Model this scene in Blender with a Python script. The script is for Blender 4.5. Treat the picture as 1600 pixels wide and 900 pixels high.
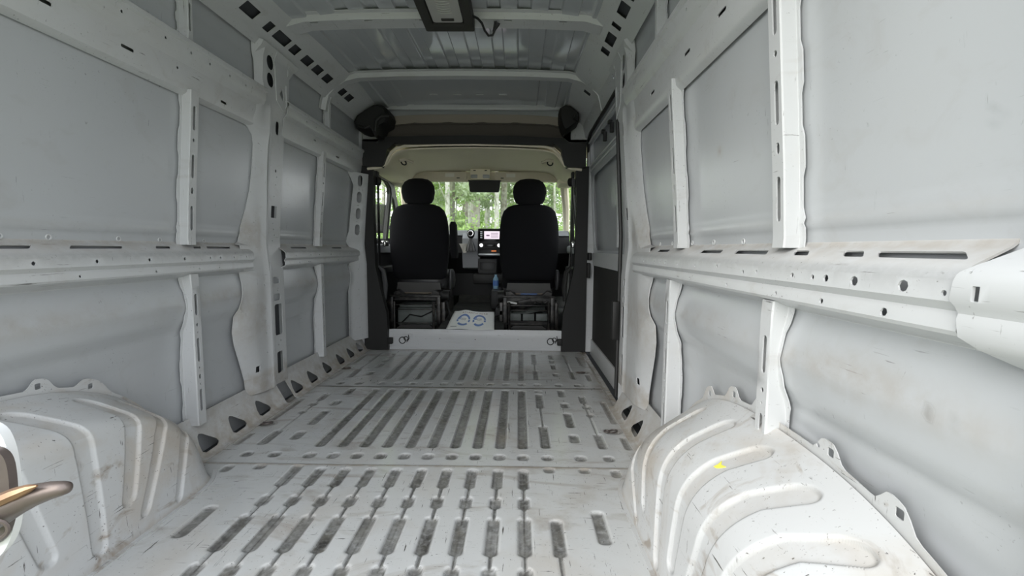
import bpy, bmesh, math, random
import numpy as np
from mathutils import Vector, Matrix
from mathutils.geometry import delaunay_2d_cdt
random.seed(7); np.random.seed(7)
PI = math.pi
for o in list(bpy.data.objects): bpy.data.objects.remove(o)
SC = bpy.context.scene
COL = SC.collection

# ---------------------------------------------------------------- camera
FPX = 700.0
CAM = Vector((.36, 0, .83))
yaw = math.atan(10 / FPX); pitch = math.atan(62 / FPX * math.cos(yaw)); roll = math.radians(.4)
fwd = Vector((-math.sin(yaw) * math.cos(pitch), math.cos(yaw) * math.cos(pitch), -math.sin(pitch)))
rt = fwd.cross(Vector((0, 0, 1))).normalized(); up = rt.cross(fwd)
r2 = rt * math.cos(roll) + up * math.sin(roll); u2 = -rt * math.sin(roll) + up * math.cos(roll)
cd = bpy.data.cameras.new('camera'); cam = bpy.data.objects.new('camera', cd); COL.objects.link(cam)
cd.sensor_width = 36; cd.lens = FPX / 1600 * 36; cd.clip_start = .02; cd.clip_end = 500
cam.matrix_world = Matrix(((r2.x, u2.x, -fwd.x, CAM.x), (r2.y, u2.y, -fwd.y, CAM.y), (r2.z, u2.z, -fwd.z, CAM.z), (0, 0, 0, 1)))
SC.camera = cam

# ---------------------------------------------------------------- world, light, exposure
w = bpy.data.worlds.new('world'); SC.world = w; w.use_nodes = True
nt = w.node_tree; bg = nt.nodes['Background']
tc = nt.nodes.new('ShaderNodeTexCoord'); sep = nt.nodes.new('ShaderNodeSeparateXYZ'); rp = nt.nodes.new('ShaderNodeValToRGB')
nt.links.new(tc.outputs['Generated'], sep.inputs[0]); nt.links.new(sep.outputs['Z'], rp.inputs[0]); nt.links.new(rp.outputs[0], bg.inputs[0])
rp.color_ramp.elements[0].position = 0; rp.color_ramp.elements[0].color = (.95, .97, 1, 1)
rp.color_ramp.elements[1].position = 1; rp.color_ramp.elements[1].color = (.86, .92, 1, 1)
bg.inputs[1].default_value = 2.3
sd = bpy.data.lights.new('sun', 'SUN'); sd.energy = 2.0; sd.angle = math.radians(50); sd.color = (1, .96, .88)
sun = bpy.data.objects.new('sun', sd); COL.objects.link(sun)
sun.rotation_euler = Vector((-.62, -.72, .50)).to_track_quat('Z', 'Y').to_euler()      # from behind and above, through hazy cloud
SC.view_settings.view_transform = 'Standard'; SC.view_settings.look = 'None'
SC.view_settings.gamma = 1; SC.view_settings.use_curve_mapping = False
SC.view_settings.exposure = 0.44

# ---------------------------------------------------------------- materials
MATS = {}
def mat(name, col, rough=.5, metal=0, coat=0, spec=.5, emit=None, bump=0, bscale=200, noise=0, nscale=8, nc=None):
    m = bpy.data.materials.new(name); m.use_nodes = True; n = m.node_tree.nodes; l = m.node_tree.links
    b = n['Principled BSDF']
    b.inputs['Base Color'].default_value = (*col, 1); b.inputs['Roughness'].default_value = rough
    b.inputs['Metallic'].default_value = metal; b.inputs['Coat Weight'].default_value = coat
    b.inputs['Specular IOR Level'].default_value = spec
    t = n.new('ShaderNodeTexCoord')
    if emit:
        b.inputs['Emission Color'].default_value = (*emit[0], 1); b.inputs['Emission Strength'].default_value = emit[1]
    if bump:
        x = n.new('ShaderNodeTexNoise'); x.inputs['Scale'].default_value = bscale
        l.new(t.outputs['Object'], x.inputs['Vector'])
        bp = n.new('ShaderNodeBump'); bp.inputs['Strength'].default_value = bump; bp.inputs['Distance'].default_value = .004
        l.new(x.outputs['Fac'], bp.inputs['Height']); l.new(bp.outputs[0], b.inputs['Normal'])
    x = n.new('ShaderNodeTexNoise'); x.inputs['Scale'].default_value = nscale; x.inputs['Detail'].default_value = 5
    l.new(t.outputs['Object'], x.inputs['Vector'])
    mx = n.new('ShaderNodeMix'); mx.data_type = 'RGBA'
    r = n.new('ShaderNodeValToRGB'); r.color_ramp.elements[0].position = .4; r.color_ramp.elements[1].position = .7
    r.color_ramp.elements[1].color = (noise, noise, noise, 1)
    l.new(x.outputs['Fac'], r.inputs[0]); l.new(r.outputs[0], mx.inputs['Factor'])
    mx.inputs['A'].default_value = (*col, 1); mx.inputs['B'].default_value = (*(nc or [c * .6 for c in col]), 1)
    l.new(mx.outputs['Result'], b.inputs['Base Color'])
    MATS[name] = m
    return m

def paint(name, col, rough=.32, grime=.25, scratch=.6, smear=.3, bumps=.12, worn=.5, spec=.5):
    """white car paint with brown smears, fine dark scratches and an optional per-vertex dirt layer"""
    m = bpy.data.materials.new(name); m.use_nodes = True; n = m.node_tree.nodes; l = m.node_tree.links
    b = n['Principled BSDF']; b.inputs['Specular IOR Level'].default_value = spec
    t = n.new('ShaderNodeTexCoord')
    def noise(scale, detail=5, vec=None, rough_=.6, dist=0):
        x = n.new('ShaderNodeTexNoise'); x.inputs['Scale'].default_value = scale; x.inputs['Detail'].default_value = detail
        x.inputs['Roughness'].default_value = rough_; x.inputs['Distortion'].default_value = dist
        l.new(vec or t.outputs['Object'], x.inputs['Vector']); return x.outputs['Fac']
    def mapping(sc, rot=(0, 0, 0)):
        mp = n.new('ShaderNodeMapping'); mp.inputs['Scale'].default_value = sc; mp.inputs['Rotation'].default_value = rot
        l.new(t.outputs['Object'], mp.inputs['Vector']); return mp.outputs[0]
    def ramp(fac, a, bb, va=0, vb=1):
        r = n.new('ShaderNodeMapRange'); r.inputs[1].default_value = a; r.inputs[2].default_value = bb
        r.inputs[3].default_value = va; r.inputs[4].default_value = vb; l.new(fac, r.inputs[0]); return r.outputs[0]
    def mul(a, bb):
        q = n.new('ShaderNodeMath'); q.operation = 'MULTIPLY'; q.use_clamp = True
        for i, v in enumerate((a, bb)):
            if isinstance(v, float): q.inputs[i].default_value = v
            else: l.new(v, q.inputs[i])
        return q.outputs[0]
    def mix(fac, a, bb):
        q = n.new('ShaderNodeMix'); q.data_type = 'RGBA'
        if isinstance(fac, float): q.inputs['Factor'].default_value = fac
        else: l.new(fac, q.inputs['Factor'])
        for k, v in (('A', a), ('B', bb)):
            if isinstance(v, tuple): q.inputs[k].default_value = (*v, 1)
            else: l.new(v, q.inputs[k])
        return q.outputs['Result']
    c = mix(mul(ramp(noise(3.0, 6, dist=.6), .5, .72), grime), tuple(col), (.42, .36, .29))
    c = mix(mul(ramp(noise(2.2, 8, mapping((1, 3.5, 5), (.6, .3, .2)), dist=1.0), .56, .68), smear), c, (.30, .26, .22))
    # scratches: strongly stretched noise, kept to worn patches
    for k, (sc, ro) in enumerate((((4, 70, 60), (.5, .2, .9)), ((60, 3.5, 70), (.15, .35, .25)), ((70, 60, 4), (.3, .2, .1)))):
        line = ramp(noise(2.6, 4, mapping(sc, ro)), .66, .69)
        patch = ramp(noise(5 + 2 * k, 4), worn, worn + .12)
        c = mix(mul(mul(line, patch), scratch), c, (.09, .085, .08))
    spots = ramp(noise(38, 4), .71, .75)
    c = mix(mul(mul(spots, ramp(noise(4, 3), .5, .6)), scratch * 1.0), c, (.09, .08, .07))
    at = n.new('ShaderNodeAttribute'); at.attribute_name = 'dirt'
    sp = n.new('ShaderNodeSeparateColor'); l.new(at.outputs['Color'], sp.inputs[0])
    gr = noise(60, 6)
    c = mix(mul(sp.outputs[0], ramp(gr, .25, .55, .55, 1)), c, mix(ramp(noise(35, 5), .35, .65), (.04, .038, .036), (.13, .125, .11)))   # R: bare scuffed metal, grime
    c = mix(mul(sp.outputs[1], ramp(noise(22, 6), .3, .62, .2, 1)), c, (.30, .245, .18))                     # G: brown dust
    l.new(c, b.inputs['Base Color'])
    ra = n.new('ShaderNodeMath'); ra.operation = 'ADD'; ra.inputs[0].default_value = rough; l.new(mul(sp.outputs[0], .25), ra.inputs[1])
    l.new(ra.outputs[0], b.inputs['Roughness'])
    bp = n.new('ShaderNodeBump'); bp.inputs['Strength'].default_value = bumps; bp.inputs['Distance'].default_value = .01
    l.new(noise(5, 2), bp.inputs['Height']); l.new(bp.outputs[0], b.inputs['Normal'])
    MATS[name] = m
    return m

P_WALL = paint('white_paint_panel', (.465, .483, .50), .24, .05, .5, .10, .03, .55)
P_FRAME = paint('white_paint_frame', (.545, .557, .565), .33, .12, .8, .16)
P_FLOOR = paint('white_paint_floor', (.55, .56, .56), .16, .4, 1.0, .6, .04, .42, .8)
P_ARCH = paint('white_paint_wheel_arch', (.52, .528, .53), .38, .8, 1.0, .95, .12, .44)
P_ROOF = paint('white_paint_roof', (.46, .48, .50), .07, .0, 0.0, .0, .01, .5, .8)
M_TRIM = mat('black_trim_plastic', (.007, .0068, .0065), .6, bump=.15, bscale=500)
M_TRIM2 = mat('charcoal_trim_plastic', (.010, .0097, .0092), .55, bump=.1, bscale=400)
M_TAUPE = mat('taupe_header_felt', (.10, .088, .075), .9, bump=.3, bscale=600)
M_TAUPE2 = mat('taupe_header_edge', (.30, .265, .22), .8)
M_FAB = mat('black_seat_fabric', (.012, .012, .014), .95, spec=.2, bump=.5, bscale=900)
M_LEATH = mat('grey_seat_side_vinyl', (.06, .06, .063), .35)
M_BEIGE = mat('beige_headliner', (.78, .71, .57), .85, bump=.2, bscale=500)
M_BEIGE2 = mat('beige_visor', (.62, .56, .46), .8)
M_STEEL = mat('black_seat_steel', (.010, .010, .010), .35, metal=.3, noise=.6, nscale=20, nc=(.10, .09, .08))
M_PLATE = mat('grey_seat_plate', (.06, .058, .055), .5, noise=.5)
M_CARD = mat('tan_underseat_card', (.34, .28, .21), .8)
M_BATT = mat('grey_underseat_box', (.17, .19, .18), .5, noise=.6, nscale=15)
M_RUB = mat('black_rubber', (.012, .012, .012), .5)
M_DASH = mat('grey_dashboard_plastic', (.33, .34, .36), .45, bump=.1, bscale=300)
M_DASHD = mat('dark_dashboard_plastic', (.012, .012, .013), .45)
M_CARP = mat('dark_cab_carpet', (.018, .019, .017), .95, noise=.6, nscale=12, nc=(.05, .05, .045), bump=.5, bscale=300)
M_CHROME = mat('chrome_trim', (.7, .7, .7), .15, metal=1)
M_HOOK = mat('worn_dark_steel', (.10, .085, .08), .42, metal=.5, noise=1, nscale=6, nc=(.19, .15, .13), bump=.2, bscale=60)
M_RUST = mat('bare_orange_steel', (.36, .22, .13), .35, metal=.7, noise=.8, nscale=25, nc=(.2, .12, .08))
M_WHITEG = mat('gloss_white_paint', (.85, .86, .86), .25)
M_LENS = mat('grey_lamp_lens', (.40, .40, .38), .35)
M_LAMPF = mat('charcoal_lamp_frame', (.028, .027, .024), .6, bump=.2, bscale=300)
M_PAPER = mat('white_paper', (.93, .93, .92), .8)
M_INK = mat('blue_ink', (.16, .26, .55), .8); M_INKR = mat('brown_ink', (.30, .13, .10), .8); M_INKG = mat('grey_ink', (.35, .35, .37), .8)
M_HARD = mat('dark_hardboard', (.013, .0125, .012), .75, noise=.5, nscale=5, nc=(.022, .021, .019), bump=.1, bscale=200)
M_CAV = mat('dark_primer_and_hole_shade', (.05, .053, .06), .7)  # dark primer; its tone also stands in for shade behind the holes
M_DKHOLE = mat('hole_dark_primer', (.03, .03, .032), .8)
M_SCREEN = mat('screen_lit', (.1, .1, .1), .3, emit=((.9, .78, .88), .75))
M_SCREEND = mat('screen_dark', (.01, .01, .012), .2)
M_ICON = mat('screen_icon', (.1, .1, .1), .4, emit=((.25, .1, .25), .3))
M_ORNG = mat('orange_backlight', (.2, .06, .02), .4, emit=((1, .3, .08), .5))
M_SILV = mat('pale_silver_plastic', (.62, .65, .68), .3, metal=.3)
M_BOTL = mat('pale_blue_bottle', (.30, .50, .66), .2); M_BLUE = mat('blue_label', (.10, .22, .55), .4)
M_STICK = mat('pale_sticker', (.72, .70, .64), .6)
M_BARK = mat('grey_bark', (.46, .43, .40), .9, noise=.9, nscale=6, nc=(.18, .15, .12), bump=.6, bscale=30)
M_BARK2 = mat('pale_bark', (.75, .73, .70), .85, noise=.7, nscale=7, nc=(.33, .30, .26))
M_GROUND = mat('forest_gravel_ground', (.20, .20, .14), .95, noise=1, nscale=1.5, nc=(.10, .15, .06), bump=.5, bscale=30)
M_YEL = mat('yellow_paint_mark', (.75, .70, .10), .6)
M_CREAM = mat('white_bracket_plastic', (.8, .8, .78), .4)
def leafmat(name, c):
    m = mat(name, c, .6, noise=.8, nscale=3, nc=[q * .55 for q in c]); n = m.node_tree.nodes; l = m.node_tree.links
    tr = n.new('ShaderNodeBsdfTranslucent'); tr.inputs[0].default_value = (c[0] * 1.4, c[1] * 1.4, c[2], 1)
    ms = n.new('ShaderNodeMixShader'); ms.inputs[0].default_value = .4
    l.new(n['Principled BSDF'].outputs[0], ms.inputs[1]); l.new(tr.outputs[0], ms.inputs[2])
    l.new(ms.outputs[0], n['Material Output'].inputs[0]); return m
M_LEAF = [leafmat('leaf_fresh_green', (.46, .62, .26)), leafmat('leaf_mid_green', (.34, .46, .24)), leafmat('leaf_grey_green', (.44, .52, .38))]  # leaf colours made paler to stand in for haze among the trees
def glassmat():
    m = bpy.data.materials.new('window_glass'); m.use_nodes = True; n = m.node_tree.nodes; l = m.node_tree.links
    for x in list(n):
        if x.type == 'BSDF_PRINCIPLED': n.remove(x)
    tr = n.new('ShaderNodeBsdfTransparent'); tr.inputs[0].default_value = (.97, .98, .97, 1)
    gl = n.new('ShaderNodeBsdfGlossy'); gl.inputs['Roughness'].default_value = .03
    ms = n.new('ShaderNodeMixShader'); ms.inputs[0].default_value = .05; l.new(tr.outputs[0], ms.inputs[1]); l.new(gl.outputs[0], ms.inputs[2])
    l.new(ms.outputs[0], n['Material Output'].inputs[0]); return m
M_GLASS = glassmat()

# ---------------------------------------------------------------- helpers
def wloc(o):
    v = Vector((0, 0, 0))
    while o is not None: v += o.location; o = o.parent
    return v
def finish(me, m, smooth=True, ang=35):
    me.materials.append(m)
    if smooth:
        me.polygons.foreach_set('use_smooth', [True] * len(me.polygons))
        me.set_sharp_from_angle(angle=math.radians(ang))
def link(name, me, parent=None):
    o = bpy.data.objects.new(name, me); COL.objects.link(o)
    if parent is not None:
        me.transform(Matrix.Translation(-wloc(parent))); o.parent = parent
    return o
def obj(name, verts, faces, m, parent=None, smooth=True, ang=35, fixn=True):
    me = bpy.data.meshes.new(name); me.from_pydata([tuple(v) for v in verts], [], faces); me.update()
    if fixn:
        bm = bmesh.new(); bm.from_mesh(me); bmesh.ops.recalc_face_normals(bm, faces=bm.faces); bm.to_mesh(me); bm.free()
    finish(me, m, smooth, ang)
    return link(name, me, parent)
def centre(o):
    """move a single-mesh thing's origin to the base of its mesh"""
    me = o.data; c = np.array([v.co[:] for v in me.vertices]); mid = Vector(((c[:, 0].min() + c[:, 0].max()) / 2, (c[:, 1].min() + c[:, 1].max()) / 2, c[:, 2].min()))
    me.transform(Matrix.Translation(-mid)); o.location = mid; return o
def thing(name, label, cat, loc, group=None):
    o = bpy.data.objects.new(name, None); COL.objects.link(o); o.location = loc; o.empty_display_size = .1
    o['label'] = label; o['category'] = cat
    if group: o['group'] = group
    return o
def tag(o, label, cat, group=None):
    o['label'] = label; o['category'] = cat
    if group: o['group'] = group
    return centre(o) if o.type == 'MESH' else o
def struct(name, loc=(0, 0, 0)):
    o = bpy.data.objects.new(name, None); COL.objects.link(o); o.location = loc; o['kind'] = 'structure'; return o

class MB:
    def __init__(s): s.v = []; s.f = []
    def add(s, v, f):
        n = len(s.v); s.v += [tuple(x) for x in v]; s.f += [tuple(i + n for i in q) for q in f]; return s
    def box(s, x0, x1, y0, y1, z0, z1, bev=0, rot=None, piv=None):
        bm = bmesh.new(); bmesh.ops.create_cube(bm, size=1)
        for v in bm.verts: v.co = Vector((x0 + (v.co.x + .5) * (x1 - x0), y0 + (v.co.y + .5) * (y1 - y0), z0 + (v.co.z + .5) * (z1 - z0)))
        if bev: bmesh.ops.bevel(bm, geom=list(bm.edges), offset=bev, segments=2, affect='EDGES', profile=.5)
        if rot is not None:
            p = Vector(piv) if piv is not None else Vector(((x0 + x1) / 2, (y0 + y1) / 2, (z0 + z1) / 2))
            for v in bm.verts: v.co = rot @ (v.co - p) + p
        bm.verts.index_update(); s.add([v.co[:] for v in bm.verts], [[v.index for v in f.verts] for f in bm.faces]); bm.free(); return s
    def tube(s, pts, r, n=8, cap=True):
        pts = [Vector(p) for p in pts]; rr = r if isinstance(r, (list, tuple)) else [r] * len(pts)
        vs = []; ref = None
        for i, p in enumerate(pts):
            t = (pts[min(i + 1, len(pts) - 1)] - pts[max(i - 1, 0)]).normalized()
            if ref is None: ref = Vector((0, 0, 1)) if abs(t.z) < .9 else Vector((1, 0, 0))
            a = t.cross(ref).normalized(); b = a.cross(t); ref = b
            for k in range(n): vs.append(p + (a * math.cos(2 * PI * k / n) + b * math.sin(2 * PI * k / n)) * rr[i])
        fs = [(i * n + k, i * n + (k + 1) % n, (i + 1) * n + (k + 1) % n, (i + 1) * n + k) for i in range(len(pts) - 1) for k in range(n)]
        if cap: fs += [tuple(range(n))[::-1], tuple((len(pts) - 1) * n + k for k in range(n))]
        return s.add(vs, fs)
    def prism(s, prof, x0, x1, axis='X'):
        """polygon prof extruded along an axis; prof is (y,z), (x,z) or (x,y)"""
        n = len(prof)
        def P(a, b, t): return {'X': (t, a, b), 'Y': (a, t, b), 'Z': (a, b, t)}[axis]
        return s.add([P(a, b, x0) for a, b in prof] + [P(a, b, x1) for a, b in prof],
                     [tuple(range(n))[::-1], tuple(range(n, 2 * n))] + [(k, (k + 1) % n, n + (k + 1) % n, n + k) for k in range(n)])
    def loft(s, secs, n=28):
        """stack of horizontal superellipse sections: (z, cx, cy, hx, hy, power)"""
        vs = []
        for (z, cx, cy, hx, hy, p) in secs:
            for k in range(n):
                a = 2 * PI * k / n; c, q = math.cos(a), math.sin(a)
                vs.append((cx + hx * math.copysign(abs(c) ** (2 / p), c), cy + hy * math.copysign(abs(q) ** (2 / p), q), z))
        m = len(secs)
        fs = [(i * n + k, i * n + (k + 1) % n, (i + 1) * n + (k + 1) % n, (i + 1) * n + k) for i in range(m - 1) for k in range(n)]
        fs += [tuple(range(n))[::-1], tuple((m - 1) * n + k for k in range(n))]
        return s.add(vs, fs)
    def ring(s, c, r, rr, axis=(0, 1, 0), n=20, m=6, sx=1, sy=1):
        ax = Vector(axis).normalized(); a = ax.orthogonal().normalized(); b = ax.cross(a); c = Vector(c)
        vs = []
        for i in range(n):
            t = 2 * PI * i / n; d = a * math.cos(t) * sx + b * math.sin(t) * sy
            for k in range(m):
                u = 2 * PI * k / m; vs.append(c + d * (r + rr * math.cos(u)) + ax * rr * math.sin(u))
        return s.add(vs, [(i * m + k, i * m + (k + 1) % m, ((i + 1) % n) * m + (k + 1) % m, ((i + 1) % n) * m + k) for i in range(n) for k in range(m)])
    def build(s, name, m, parent=None, smooth=True, ang=35): return obj(name, s.v, s.f, m, parent, smooth, ang)

def slot(cx, cy, w, h, n=4):
    """stadium outline w x h"""
    r = min(w, h) / 2; out = []
    if w >= h: cs = [(cx + w / 2 - r, cy, -PI / 2), (cx - w / 2 + r, cy, PI / 2)]
    else: cs = [(cx, cy + h / 2 - r, 0), (cx, cy - h / 2 + r, PI)]
    for (x, y, a0) in cs:
        for k in range(n + 1): a = a0 + PI * k / n; out.append((x + r * math.cos(a), y + r * math.sin(a)))
    return out
def circ(cx, cy, r, n=8): return [(cx + r * math.cos(2 * PI * k / n), cy + r * math.sin(2 * PI * k / n)) for k in range(n)]
def rrect(cx, cy, w, h, r=.01, n=3, skew=0):
    o = []
    for sx, sy, a0 in ((1, 1, 0), (-1, 1, PI / 2), (-1, -1, PI), (1, -1, 1.5 * PI)):
        for k in range(n + 1):
            a = a0 + PI / 2 * k / n; x = (w / 2 - r) * sx + r * math.cos(a); y = (h / 2 - r) * sy + r * math.sin(a)
            o.append((cx + x + skew * y, cy + y))
    return o
def inside(p, poly):
    x, y = p; c = False; j = len(poly) - 1
    for i in range(len(poly)):
        xi, yi = poly[i]; xj, yj = poly[j]
        if (yi > y) != (yj > y) and x < (xj - xi) * (y - yi) / (yj - yi) + xi: c = not c
        j = i
    return c
def sheet(name, outer, holes, f, m, parent=None, th=.004, ss=(), ts=(), ang=30, dirt=None):
    """pressed sheet: a polygon with holes in (s,t), mapped to space by f(s,t,offset), with real thickness"""
    V = []; E = []
    def loop(L):
        n0 = len(V); V.extend(Vector(p) for p in L); E.extend((n0 + i, n0 + (i + 1) % len(L)) for i in range(len(L)))
    loop(outer)
    for h in holes: loop(h)
    xs = [p[0] for p in outer]; ys = [p[1] for p in outer]
    x0, x1, y0, y1 = min(xs), max(xs), min(ys), max(ys)
    for q in ss:
        if x0 < q < x1: V.extend([Vector((q, y0 - .01)), Vector((q, y1 + .01))]); E.append((len(V) - 2, len(V) - 1))
    for q in ts:
        if y0 < q < y1: V.extend([Vector((x0 - .01, q)), Vector((x1 + .01, q))]); E.append((len(V) - 2, len(V) - 1))
    r = delaunay_2d_cdt(V, E, [], 0, 1e-6)
    pv = r[0]; tri = []
    for t in r[2]:
        cx = sum(pv[i].x for i in t) / len(t); cy = sum(pv[i].y for i in t) / len(t)
        if inside((cx, cy), outer) and not any(inside((cx, cy), h) for h in holes): tri.append(tuple(t))
    used = sorted({i for t in tri for i in t}); ix = {v: i for i, v in enumerate(used)}; n = len(used)
    verts = [f(pv[i].x, pv[i].y, 0) for i in used] + [f(pv[i].x, pv[i].y, th) for i in used]
    faces = [tuple(ix[i] for i in t) for t in tri] + [tuple(ix[i] + n for i in reversed(t)) for t in tri]
    cnt = {}
    for t in tri:
        for a, b in ((t[0], t[1]), (t[1], t[2]), (t[2], t[0])):
            k = (min(a, b), max(a, b)); cnt.setdefault(k, []).append((a, b))
    for k, l in cnt.items():
        if len(l) == 1: a, b = l[0]; faces.append((ix[b], ix[a], ix[a] + n, ix[b] + n))
    o = obj(name, verts, faces, m, parent, True, ang)
    if dirt:
        c = o.data.color_attributes.new('dirt', 'FLOAT_COLOR', 'POINT'); vals = []
        for rep in range(2):
            for i in used: vals += [*dirt(pv[i].x, pv[i].y), 0, 1]
        c.data.foreach_set('color', vals)
    return o
def rect(x0, x1, y0, y1): return [(x0, y0), (x1, y0), (x1, y1), (x0, y1)]
def gridobj(name, X, Y, Z, m, parent=None, ang=40, dirt=None, skip=None):
    """grid arrays (n,m) -> mesh"""
    n, k = X.shape
    v = np.stack([X, Y, Z], -1).reshape(-1, 3)
    i = np.arange(n * k).reshape(n, k); f = np.stack([i[:-1, :-1], i[1:, :-1], i[1:, 1:], i[:-1, 1:]], -1).reshape(-1, 4)
    if skip is not None: f = f[~skip.reshape(-1)]
    me = bpy.data.meshes.new(name); me.vertices.add(len(v)); me.vertices.foreach_set('co', v.astype(np.float32).reshape(-1))
    me.loops.add(len(f) * 4); me.polygons.add(len(f)); me.loops.foreach_set('vertex_index', f.astype(np.int32).reshape(-1))
    me.polygons.foreach_set('loop_start', np.arange(0, len(f) * 4, 4, dtype=np.int32)); me.update(calc_edges=True); me.validate()
    finish(me, m, True, ang)
    if dirt is not None:
        c = me.color_attributes.new('dirt', 'FLOAT_COLOR', 'POINT'); d = np.zeros((n * k, 4), np.float32); d[:, 3] = 1
        for q, a in enumerate(dirt): d[:, q] = a.reshape(-1)
        c.data.foreach_set('color', d.reshape(-1))
    return link(name, me, parent)
def sst(x, a, b): t = np.clip((x - a) / (b - a), 0, 1); return t * t * (3 - 2 * t)

# cross-section of the van body: half width of the inner frames W(z) and of the outer skin S(y,z)
WZ = [0, .70, .85, 1.0, 1.35, 1.57, 1.75, 1.80, 1.86, 1.90]; WX = [.90, .90, .915, .905, .875, .86, .855, .83, .745, .68]
def W(z): return float(np.interp(z, WZ, WX))
SZ = [-.12, .25, .42, .50, .545, .60, .66, .70, .85, 1.0, 1.35, 1.57, 1.72, 1.80, 1.87, 1.92]; SX = [.960, .966, .964, .952, .930, .921, .934, .946, .957, .947, .917, .902, .897, .88, .82, .74]
def S(y, z):
    y = np.asarray(y, float); z = np.asarray(z, float)
    s = np.interp(z, SZ, SX)
    s = s - .005 * np.exp(-((z - .886) / .006) ** 2) - .0015 * np.exp(-((z - .905) / .003) ** 2)
    r = np.hypot(y - .95, z * 1.0)
    s = s + .016 * (1 - sst(r, .40, .435)) * (z > -.2) - .007 * np.exp(-((r - .442) / .009) ** 2)
    s = s - .012 * (1 - sst(z, .33, .36)) * (1 - sst(y, .66, .72))
    return s
Sf = lambda y, z: float(S(y, z))
YR, YF = .40, 3.60        # rear opening and cab partition

# ================================================================= FLOOR
floor = struct('floor')
def floor_feats():
    F = []          # (x, y0, y1, halfwidth, depth)
    G = [-.47, -.375, -.281, -.186, -.09, .004, .1, .194, .29, .384]
    for x in G:
        F += [(x, 1.485, 1.612, .017, 1), (x, 1.365, 1.425, .017, 1), (x, 1.145, 1.312, .018, 1), (x, 1.03, 1.095, .018, 1), (x, .80, .98, .018, 1), (x, .70, .76, .018, 1), (x, .48, .66, .018, 1)]
        F += [(x, .60, 1.60, .0048, 1)]
        F += [(x, 1.697, 1.738, .019, 1), (x, 2.652, 2.695, .019, .8)]
        F += [(x, 1.80, 2.565, .0185, 1), (x, 2.76, 3.53, .018, .8)]
    for s in (-1, 1):
        a = .48 * 1 if s > 0 else None
        F += [(s * .613, 1.20, 1.352, .018, 1), (s * .727, 1.12 if s < 0 else 1.34, 1.30 if s < 0 else 1.475, .017, .9)]
        F += [(s * .613, 1.70, 1.738, .019, 1), (s * .725, 1.70, 1.738, .018, 1), (s * .61, 2.645, 2.69, .018, .8), (s * .725, 2.645, 2.69, .016, .8)]
        F += [(s * .613, 1.60, 1.633, .018, .8), (s * .727, 1.575, 1.622, .015, .8)]
        F += [(s * .613, 2.46, 2.572, .016, .9), (s * .613, 2.29, 2.36, .018, .9), (s * .612, 2.03, 2.21, .017, .9), (s * .61, 1.865, 1.945, .018, .9)]
        F += [(s * .72, 2.36, 2.475, .015, .9), (s * .724, 2.275, 2.32, .017, .9), (s * .726, 2.165, 2.20, .015, .9), (s * .72, 1.81, 1.955, .016, .9), (s * .72, 1.9, 2.4, .004, .7)]
        F += [(s * .822, 2.08, 2.38, .011, .6), (s * .825, 1.805, 1.92, .011, .6)]
        F += [(s * .613, 3.32, 3.44, .015, .8), (s * .613, 3.2, 3.27, .016, .7), (s * .613, 3.03, 3.15, .015, .8), (s * .613, 2.86, 2.93, .016, .8)]
        F += [(s * .72, 3.2, 3.46, .009, .6), (s * .72, 2.8, 2.98, .015, .7), (s * .72, 2.95, 3.25, .004, .6), (s * .815, 3.12, 3.4, .009, .5), (s * .815, 2.76, 2.9, .009, .5)]
    for x in (.481, -.472):
        F += [(x, 2.42, 2.50, .016, .9), (x, 2.28, 2.43, .017, 1), (x, 1.81, 2.04, .018, 1), (x, 2.0, 2.3, .004, .8), (x, 2.535, 2.565, .017, .8), (x, 1.70, 1.735, .019, 1), (x, 1.60, 1.633, .018, .8)]
        F += [(x, 3.16, 3.45, .015, .8), (x, 2.78, 3.0, .016, .8), (x, 2.9, 3.2, .005, .8), (x, 2.65, 2.69, .018, .8)]
    F += [(.48, 1.145, 1.305, .017, 1), (.48, .86, 1.06, .017, 1), (.48, .7, 1.15, .0048, 1)]
    return F
FE = floor_feats()
def frac_noise(x, y, seed=0):
    r = np.random.RandomState(seed); v = 0
    for k in range(5):
        a, b, p, q = r.rand(4) * 6.28; s = 2 ** k * 3.1
        v = v + np.sin(x * s * (1 + a * .2) + p + 1.7 * np.sin(y * s * .7 + b)) * np.cos(y * s * (1 + b * .17) + q + a) / (k + 1)
    return v
RINGS = [(-.811, 3.0), (-.818, 2.03), (.797, 1.986), (.795, 2.956), (-.79, 1.52), (.77, 1.43)]
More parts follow.
